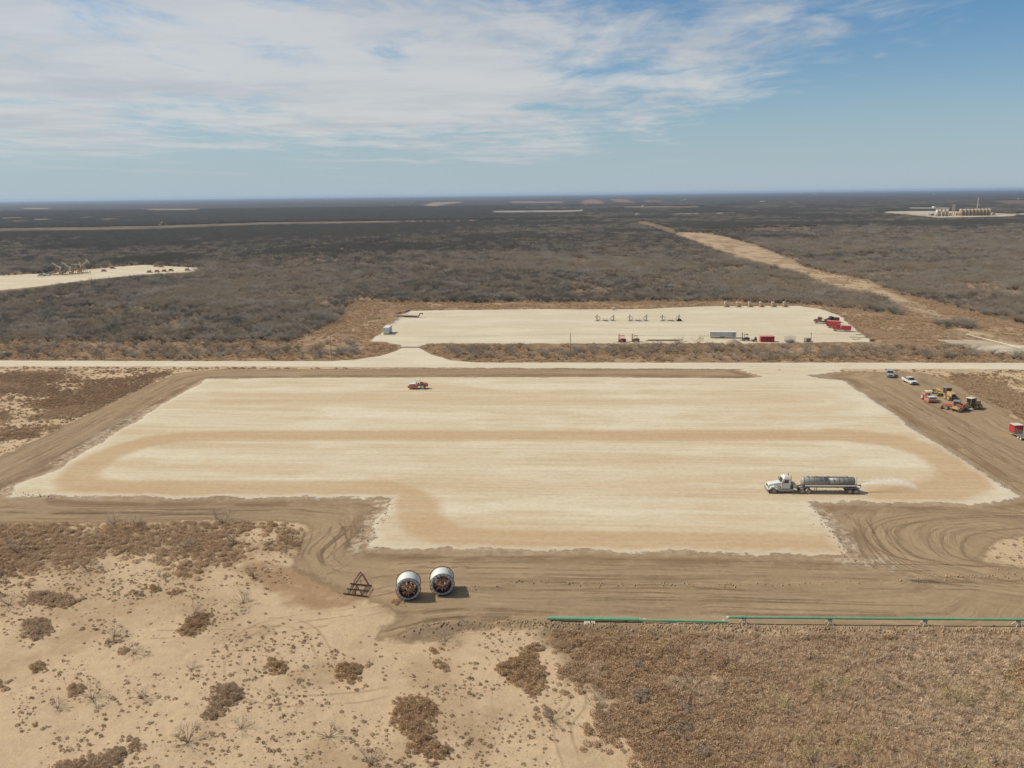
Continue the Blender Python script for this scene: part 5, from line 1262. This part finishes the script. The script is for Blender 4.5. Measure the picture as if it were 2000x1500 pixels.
def forklift(nm, lab, px, py, mat, yw, mast=True):
    r = thing(nm, lab, 'forklift', place(px, py), yw)
    MB().prism([(-1.4, .5), (-1.5, 1.2), (-.7, 1.45), (.9, 1.2), (1.0, .5)], -.6, .6).build('body', mat, r)
    for s in (-1, 1):
        wheel(r, .8, s * .72, .52, .3); wheel(r, -1.0, s * .66, .40, .26)
        for x in (-.7, .45): MB().bar((x, s * .52, 1.2), (x, s * .5, 2.5), .06).build('cage_post', BLACK, r)
        if mast: MB().box(1.2, 1.36, s * .45 - .07, s * .45 + .07, .2, 3.2).build('mast_rail', mat, r); MB().box(1.38, 2.5, s * .35 - .06, s * .35 + .06, .15, .22).build('fork', BLACK, r)
    MB().box(-.85, .6, -.62, .62, 2.5, 2.6).build('overhead_guard', mat, r)
    if mast: MB().box(1.18, 1.4, -.5, .5, 2.9, 3.05).box(1.18, 1.4, -.5, .5, 1.2, 1.35).build('mast_cross_member', mat, r)
forklift('forklift', 'red forklift at the front edge of the far pad', 1215, 669.5, REDP, R(200)); forklift('forklift', 'brown grey forklift just right of the red one on the far pad', 1241, 669, RUST, R(190))
forklift('forklift', 'dark forklift right of the white office trailer', 1456, 667, BLACK, R(170)); 
r = thing('small_trailer', 'small dark two wheeled trailer between the dark forklift and the red boxes', 'trailer', place(1473, 668), R(10)); MB().box(-1.2, .9, -.6, .6, .5, .7).build('deck', BLACK, r); MB().prism([(.1, .7), (.9, .7), (.7, 1.7), (.4, 1.8)], -.4, .4).build('load', BLACK, r); wheel(r, .2, .72, .35, .2); wheel(r, .2, -.72, .35, .2); MB().bar((-1.2, 0, .6), (-2.2, 0, .5), .06).build('tow_hitch', BLACK, r)
for px, lab in ((1490.5, 'left of two red steel boxes at the front edge of the far pad'), (1504.5, 'right of two red steel boxes at the front edge of the far pad')):
    r = thing('steel_box', lab, 'container', place(px, 668.5), RD, 'red boxes'); MB().box(-1.22, 1.22, -1.1, 1.1, .12, 2.1).build('box', REDP, r); MB().box(-1.27, 1.27, -1.15, 1.15, 2.1, 2.2).build('lid', PINK, r)
    for x in (-.9, -.3, .3, .9): MB().box(x - .05, x + .05, -1.14, -1.1, .2, 2.05).build('rib', REDP, r)
for j, (dy, dzz) in enumerate(((-.3, 0), (.02, 0), (.34, 0), (-.14, .28), (.18, .28))):
    o = MB().cyl((-6.1, 0, .15), (6.1, 0, .15), .15, None, 8).build('steel_pipe', WOODD); p_ = place(1294.5, 667); o.location = (p_[0] + (j - 2) * .25, p_[1] + dy, p_[2] + dzz); o.rotation_euler = (0, 0, RD)
    tag(o, 'one of the brown pipes stacked along the front edge of the far pad', 'pipe', 'brown pipes in the stack')
x, y, z = place(1431, 672)
v, f = [], []; n_ = 22
rr5 = random.Random(9); ringz = [(3.4, 0), (2.6, .55), (1.6, 1.2), (.7, 1.75), (0.05, 1.95)]
for (rad, zz) in ringz:
    for i in range(n_): a = 2 * math.pi * i / n_; q = rad * rr5.uniform(.88, 1.12); v.append((q * math.cos(a) * 1.15, q * math.sin(a) * .8, zz * rr5.uniform(.93, 1.05) - .05))
for kk in range(len(ringz) - 1):
    for i in range(n_): f.append((kk * n_ + i, kk * n_ + (i + 1) % n_, (kk + 1) * n_ + (i + 1) % n_, (kk + 1) * n_ + i))
f.append(tuple(range((len(ringz) - 1) * n_, len(ringz) * n_)))
o = link_mesh('soil_pile', v, f, (MATS.setdefault('pile', bpy.data.materials['pale_gravel']) if False else WOODD,), None, True); 
m, t = mat_new('pile_soil'); g = t.pos(); out(t, principled(t, t.mix(t.ss(t.noise(g, 1.2, 4), .4, .62), (.40, .33, .24), (.30, .24, .165)), .97, 0, bump(t, t.noise(g, 3, 4), .5, .2), .1)); o.data.materials[0] = m
o.location = (x, y, z); tag(o, 'pale soil pile in front of the white office trailer', 'soil pile')
r = thing('equipment_skid', 'small grey box shaped skid beside the utility pole at the front of the far pad', 'skid', place(1577, 668.5), R(15)); MB().box(-1.1, 1.1, -.8, .8, .25, 1.3).build('box', GREYP, r); MB().box(-1.3, 1.3, -.85, .85, 0, .25).build('skid', BLACK, r); MB().box(-1.15, 1.15, -.85, .85, 1.3, 1.38).build('lid', STEEL, r)
# red trucks
def rig(nm, lab, px, py, yw, cabm, bodym, L=8.5, flat=False):
    r = thing(nm, lab, 'truck', place(px, py), yw)
    MB().prism([(L - 1.5, .9), (L, .85), (L + .1, 1.5), (L - .3, 1.75), (L - 1.4, 1.9)], -.75, .75).build('hood', cabm, r); cb = MB().prism([(L - 3.0, .9), (L - 1.4, .9), (L - 1.35, 1.95), (L - 1.7, 2.75), (L - 3.0, 2.75)], -1.05, 1.05).build('cab', cabm, r)
    MB().prism([(L - 2.6, 1.95), (L - 1.7, 1.95), (L - 1.9, 2.5), (L - 2.6, 2.5)], -1.07, -1.055).build('side_window', GLASS, cb); MB().prism([(L - 2.6, 1.95), (L - 1.7, 1.95), (L - 1.9, 2.5), (L - 2.6, 2.5)], 1.055, 1.07).build('side_window', GLASS, cb)
    MB().add([(L - 1.34, -.9, 2.0), (L - 1.34, .9, 2.0), (L - 1.62, .85, 2.65), (L - 1.62, -.85, 2.65)], [(0, 1, 2, 3)]).build('windshield', GLASS, cb)
    MB().box(0, L - .4, -.5, .5, .65, .9).build('frame', BLACK, r)
    if flat: MB().box(0, L - 3.2, -1.1, 1.1, .92, 1.1).bar((1, -.4, 1.2), (L - 1.5, -.1, 2.9), .2).box(.3, 2.5, -.7, .7, 1.1, 1.9).build('crane_bed', bodym, r)
    else: MB().box(0, L - 3.2, -1.1, 1.1, .92, 2.3).build('box_body', bodym, r)
    for s in (-1, 1):
        for x in (1.0, 2.2, L - .9): wheel(r, x, s * .95, .5, .35)
    return r
A_ = yaw((1627, 634), (1596, 632)); rig('service_truck', 'dark brown service truck with crane bed, farthest left of the red trucks', 1622, 634, A_, DRED, BLACK, 6.8, True)
rig('service_truck', 'dark truck standing just behind the red box trailer', 1637, 631, R(180), BLACK, DRED, 5.5)
r = thing('box_trailer', 'bright red box trailer in the group of red trucks on the far pad', 'trailer', place(1627, 641.5), yaw((1617, 641), (1638, 642.5)))
MB().box(-2.6, 2.6, -1.1, 1.1, 1.0, 2.9).build('box', REDP, r); MB().box(-2.65, 2.65, -1.15, 1.15, 2.9, 3.0).build('roof', PINK, r); MB().box(-2.6, 2.6, -.5, .5, .7, .98).build('frame', BLACK, r)
for x in (-1.4, -.4): 
    for s in (-1, 1): wheel(r, x, s * .95, .45, .3)
MB().bar((2.6, 0, .8), (3.9, 0, .6), .08).build('tow_hitch', BLACK, r)
rig('service_truck', 'bright red truck with a white nose, nearest and farthest right of the red group', 1662, 649, yaw((1664, 649), (1636, 647.5)), REDP, REDP, 7.0)
# cattle guard and gate
x, y, z = place(799, 679.5); r = thing('cattle_guard', 'steel cattle guard across the entrance of the far pad', 'cattle guard', (x, y, .26), RD)
for i in range(8): MB().bar((-3.4, -.9 + .26 * i, 0), (3.4, -.9 + .26 * i, 0), .06).build('rail', GREYP, r)
for s in (-1, 1): MB().bar((s * 3.5, -1.0, 0), (s * 3.5, 1.0, 0), .08).bar((s * 3.5, -1.0, 0), (s * 3.9, 0, 1.2), .07).bar((s * 3.5, 1.0, 0), (s * 3.9, 0, 1.2), .07).build('side_wing', CREAM, r)
# utility poles and line
poles = []
for px, py, lab in ((-237, 702, 'outside'), (205, 705.5, 'utility pole beside the road at the far left'), (648, 704, 'utility pole beside the road left of the pad entrance'), (1114, 705, 'utility pole beside the road in front of the left part of the far pad'), (1580.5, 705, 'utility pole beside the road in front of the grey skid'), (2046, 705, 'outside')):
    x, y, z = place(px, py); poles.append((x, y, z))
    r = thing('utility_pole', lab if lab != 'outside' else 'utility pole of the roadside line just past the %s edge of the view' % ('left' if px < 0 else 'right'), 'pole', (x, y, z), RD, 'utility poles along the gravel road')
    MB().cyl((0, 0, -.3), (0, 0, 9.6), .15, .10, 8).build('pole', WOODD, r); MB().bar((0, -.7, 9.1), (0, .7, 9.1), .08).build('crossarm', WOODD, r)
    for s in (-.6, 0, .6): MB().cyl((0, s, 9.15 + (.35 if s == 0 else 0)), (0, s, 9.42 + (.35 if s == 0 else 0)), .05, None, 6).build('insulator', GREYP, r)
x, y, z = place(1307.5, 590.5); r = thing('utility_pole', 'lone pole behind the far pad in front of the brush', 'pole', (x, y, z), RD); MB().cyl((0, 0, -.3), (0, 0, 7.2), .16, .12, 8).build('pole', WOODD, r); MB().bar((-.6, 0, 6.8), (.6, 0, 6.8), .08).build('crossarm', WOODD, r)
for kk, s in enumerate((-.6, .6)):
    mb = MB()
    for a, b in zip(poles[:-1], poles[1:]):
        pr = None
        for i in range(13):
            q = i / 12; p_ = (a[0] + (b[0] - a[0]) * q - rd[1] * s, a[1] + (b[1] - a[1]) * q + rd[0] * s, a[2] + (b[2] - a[2]) * q + 9.43 - 3.2 * q * (1 - q) * 1.0)
            if pr: mb.cyl(pr, p_, .018, None, 3, False)
            pr = p_
    tag(mb.build('power_line', GREYP), '%s overhead wire strung along the utility poles by the road' % ('nearer' if kk == 0 else 'farther'), 'wire')
# pale pipe barrier at the right
A_, B_ = place(1887, 656.5), place(1993, 684); r = thing('pipe_fence', 'long pale pipe rail slanting down to the right beside the gravel patch', 'fence', A_, math.atan2(B_[1] - A_[1], B_[0] - A_[0])); L = math.hypot(B_[0] - A_[0], B_[1] - A_[1])
MB().cyl((0, 0, .9), (L, 0, .9 + B_[2] - A_[2]), .14, None, 6).build('rail', CREAM, r)
for i in range(9): MB().bar((L * i / 8, 0, -.1), (L * i / 8, 0, .9), .08).build('post', CREAM, r)
for i, (a, b, s) in enumerate(((1678, 655, 1.6), (1684, 661, 2.0), (1692, 658, 1.4), (1672, 664, 1.7), (1702, 663, 1.2), (1665, 660, 1.3))):
    o = MB().box(-s, s, -.13, .13, 0, .22).build('scrap_beam', WOODD); o.location = place(a, b); o.rotation_euler = (0, 0, [.2, -.3, .9, .05, 1.3, -.1][i]); tag(o, 'grey beam scattered on the ground off the right end of the far pad', 'beam', 'scattered beams right of the far pad')
o = MB().prism([(-.9, 0), (.9, 0), (.9, .9), (-.7, 1.0)], -.5, .5).build('scrap_bin', RUST); o.location = place(1702, 668); tag(o, 'rusty bin at the right front corner of the far pad', 'bin')

# ---- pump jacks --------------------------------------------------------------
def pumpjack(px, py, ang, lab):
    r = thing('pump_jack', lab, 'pump jack', (*G(px, py), 0.2), RD - .10, 'pump jacks on the far left pad'); r.scale = (1.12, 1.12, 1.12)
    MB().box(-4.4, 2.6, -.8, -.5, 0, .5).box(-4.4, 2.6, .5, .8, 0, .5).box(-4.4, -4.0, -.5, .5, 0, .5).box(-1, -.6, -.5, .5, 0, .5).build('base_skid', TANP, r)
    Zp = 6.3; a = MB()
    for s in (-1, 1): a.bar((-1.6, s * .9, .5), (0, s * .2, Zp), .22).bar((1.6, s * .9, .5), (0, s * .2, Zp), .22)
    for zz in (2.0, 3.8): q = 1 - zz / Zp; a.bar((-1.6 * q, -.9 * q, zz), (1.6 * q, -.9 * q, zz), .12).bar((-1.6 * q, .9 * q, zz), (1.6 * q, .9 * q, zz), .12)
    a.build('samson_post', TANP, r)
    c_, s_ = math.cos(ang), math.sin(ang)
    def b(u, w_, y=0): return (u * c_ - w_ * s_, y, Zp + .3 + u * s_ + w_ * c_)
    def bx(u0, u1, w0, w1, hy): return [b(u0, w0, -hy), b(u1, w0, -hy), b(u1, w0, hy), b(u0, w0, hy), b(u0, w1, -hy), b(u1, w1, -hy), b(u1, w1, hy), b(u0, w1, hy)]
    MB().add(bx(-3.2, 3.2, -.32, .32, .22), [(0, 3, 2, 1), (4, 5, 6, 7), (0, 1, 5, 4), (1, 2, 6, 5), (2, 3, 7, 6), (3, 0, 4, 7)]).build('walking_beam', CREAM, r)
    hp = [(3.0, 1.5), (3.5, 1.35), (4.05, .5), (4.2, -.5), (4.1, -1.5), (3.85, -2.2), (3.5, -2.1), (3.2, -.6), (2.9, -.3), (2.9, .4)]
    n = len(hp); MB().add([b(u, w_, -.28) for u, w_ in hp] + [b(u, w_, .28) for u, w_ in hp], [tuple(range(n)), tuple(range(2 * n - 1, n - 1, -1))] + [(i, n + i, n + (i + 1) % n, (i + 1) % n) for i in range(n)]).build('horsehead', CREAM, r)
    MB().box(-3.6, -2.2, -.6, .6, .9, 2.3).build('gearbox', TANP, r)
    ca = ang * 2 + 1.2
    for s in (-1, 1):
        cx, cz = -2.9 + 1.2 * math.cos(ca), 1.8 + 1.2 * math.sin(ca); MB().bar((-2.9, s * .8, 1.8), (cx, s * .8, cz), .2).lathe((cx, s * .8 - .2, cz), (0, 1, 0), [(0, .9), (.4, .9)], 12).build('counterweight', TBROWN, r)
        MB().bar((cx, s * .95, cz), b(-3.1, 0, s * .3), .1).build('pitman_arm', TANP, r)
    MB().box(-5.6, -4.6, -.6, .6, .5, 1.5).build('motor', TBROWN, r)
    MB().cyl((4.1, 0, 0), (4.1, 0, 1.6), .2, None, 8).cyl((3.7, 0, 1.0), (4.6, 0, 1.0), .15, None, 6).build('wellhead', BLACK, r); q = b(4.1, -1.4); MB().cyl((4.1, 0, 1.6), (4.1, 0, q[2]), .05, None, 4).build('bridle', STEEL, r)
for i, (px, py, a) in enumerate(((112, 537.5, -.55), (131, 536.8, -.60), (150, 535.6, 0.0), (166, 534.0, .60))):
    pumpjack(px, py, a, ['leftmost pump jack on the far left pad, its head lowered', 'second pump jack from the left, its head lowered', 'third pump jack from the left, its beam level', 'rightmost pump jack on the far left pad, its head raised'][i])
def frac(px, py, lab):
    r = thing('wellhead_unit', lab, 'wellhead', (*G(px, py), .2), 0, 'low tan wellheads on the far left pad'); MB().box(-2.2, 2.2, -1, 1, 0, .6, .3, .2).build('base', TBROWN, r); MB().lathe((-1.6, 0, 1.1), (1, 0, 0), [(0, .2), (.2, .6), (2.8, .6), (3.0, .2)], 10).build('drum', RUST, r); MB().cyl((1.2, 0, .6), (1.2, 0, 2.4), .25, .1, 8).build('stack', TANP, r)
for i, (a, b, lab) in enumerate(((292, 532.6, 'leftmost'), (307, 531.8, 'second from left'), (321, 530.8, 'third from left'), (334, 529.6, 'rightmost'))): frac(a, b, lab + ' of four low brown wellheads right on the far left pad')
frac(305, 521, 'left of two low brown units at the back of the far left pad'); frac(315, 522, 'right of two low brown units at the back of the far left pad'); frac(203, 530.5, 'lone low brown unit right of the pump jacks'); frac(220, 525, 'small low unit at the far left pad\'s back edge, right of the jacks'); frac(366, 528.6, 'low brown unit near the right tip of the far left pad')

# ---- tank battery and far buildings -------------------------------------------
def far(px, py): x, y = G(px, py); return (x, y, 0.0)
def stank(px, py, rad, h, mat, lab, grp):
    r = thing('storage_tank', lab, 'tank', far(px, py), 0, grp)
    MB().lathe((0, 0, 0), (0, 0, 1), [(0, rad), (h, rad)], 18).build('shell', mat, r, True); MB().lathe((0, 0, h), (0, 0, 1), [(0, rad * 1.03), (.25, rad * 1.03), (1.3, .2)], 18).build('roof', CREAM, r)
    MB().box(-.4, .4, -rad - .5, -rad, 0, h).build('ladder', CREAM, r)
nm_ = ['first', 'second', 'third', 'fourth', 'fifth', 'sixth', 'seventh', 'eighth', 'ninth']
for i, px in enumerate((1876.0, 1883.3, 1890.2, 1897.2, 1904.0, 1910.8, 1917.6, 1924.4, 1931.2)):
    stank(px, 421.6 - i * .10, 3.6, 13.5, TBROWN, '%s brown tank from the left in the long row of the distant tank battery' % nm_[i], 'brown tanks of the distant battery')
for i, px in enumerate((1829.5, 1835, 1842.5, 1849.3)):
    stank(px, 422.4 - i * .1, 3.0, 13.5, CREAM if i < 2 else TANP, '%s pale tank from the left in the short row of the distant tank battery' % nm_[i], 'pale tanks of the distant battery')
def stack(px, py, h, rad, lab, nmx='flare_stack'):
    r = thing(nmx, lab, 'tower', far(px, py)); MB().cyl((0, 0, 0), (0, 0, h), rad, rad * .85, 10).build('column', TANP, r); MB().cyl((0, 0, h), (0, 0, h + 1.2), rad * .9, rad * .5, 8).build('tip', CREAM, r); MB().cyl((0, 0, 0), (0, 0, 1.2), rad * 1.6, None, 8).build('base', TANP, r)
stack(1859.6, 421.2, 23, .95, 'left of two tan towers in the middle of the tank battery', 'process_tower'); stack(1863.2, 421.0, 22.5, .95, 'right of two tan towers in the middle of the tank battery', 'process_tower'); stack(1907.5, 417.0, 36, 1.2, 'single tall tan stack rising above the brown tanks')
for i, (a, b, w_, h, mt, lab) in enumerate(((1855, 421.6, 3.0, 5.5, TANP, 'low tan unit left of the two towers'), (1868.5, 421.3, 3.0, 6, TBROWN, 'low brown unit right of the two towers'), (1820, 421.3, 4, 4.5, STEEL, 'small grey shed at the left end of the tank battery'), (1814, 420, 1.6, 3, WHITE, 'small white box left of the grey shed'), (1872, 421.5, 1.5, 8, TANP, 'slim tan vessel just left of the brown tanks'), (1939, 420.2, 4, 4, TANP, 'low tan shed at the right end of the tank battery'))):
    r = thing('process_unit', lab, 'equipment', far(a, b)); MB().box(-w_, w_, -w_ * .6, w_ * .6, 0, h).build('body', mt, r); MB().prism([(-w_ * 1.05, h), (w_ * 1.05, h), (0, h + 1.2)], -w_ * .65, w_ * .65).build('roof', CREAM, r)
FB = [(765, 402.5, 2.6, 'white building specks in the brush far away, left of centre'), (804.5, 396.8, 1.2, 'tiny white building left of the pale clearing near the horizon'), (590, 392, 2.0, 'small white building close to the horizon, left of centre'), (1097, 389, 2.6, 'white building near the horizon above the pale track'),
      (1137, 411.5, 1.6, 'small white tank at the right end of the pale track'), (1144, 400.5, 1.8, 'white building in front of the reddish field near the horizon'), (1333, 392.6, 2.6, 'larger white building right of the fields near the horizon'), (1338.5, 390.2, 1.8, 'small white building behind the larger one right of the fields'),
      (1487, 394.6, 1.8, 'left white building of a pair right of the tan clearing track'), (1492, 393.8, 2.4, 'right white building of a pair near the horizon'), (1591, 379.6, 4.5, 'long white building on the horizon, right of centre'), (1563, 378.8, 2.5, 'small white building on the horizon left of the long one'),
      (1829, 380.0, 5.0, 'long white building on the horizon above the tank battery'), (1993, 389.8, 6.0, 'long white shed at the right edge near the horizon'), (1823.5, 405.8, 1.2, 'white speck of a building behind the tank battery'), (1706.5, 415, 1.2, 'white box at the left end of the tank battery clearing'),
      (152, 397.6, 2.5, 'pale building near the horizon at the left'), (1255, 403.6, .9, 'tiny white box on the thin pale track near the horizon'), (962, 413.4, .9, 'tiny grey box at the left end of the pale track')]
for i, (a, b, hw, lab) in enumerate(FB):
    x, y, z = far(a, b); s = y / FPX; W_ = hw * s * (1.0 if hw > 1.5 else 1.2); h = min(12, max(3.0, 1.6 * s)) * .9
    r = thing('far_building', lab, 'building', (x, y, 0), RD + .1); MB().box(-W_, W_, -6, 6, 0, h).build('wall', WHITE, r); MB().prism([(-W_ * 1.04, h), (W_ * 1.04, h), (W_ * .9, h + 1.6), (-W_ * .9, h + 1.6)], -6.3, 6.3).build('roof', STEEL if i % 3 == 0 else WHITE, r)
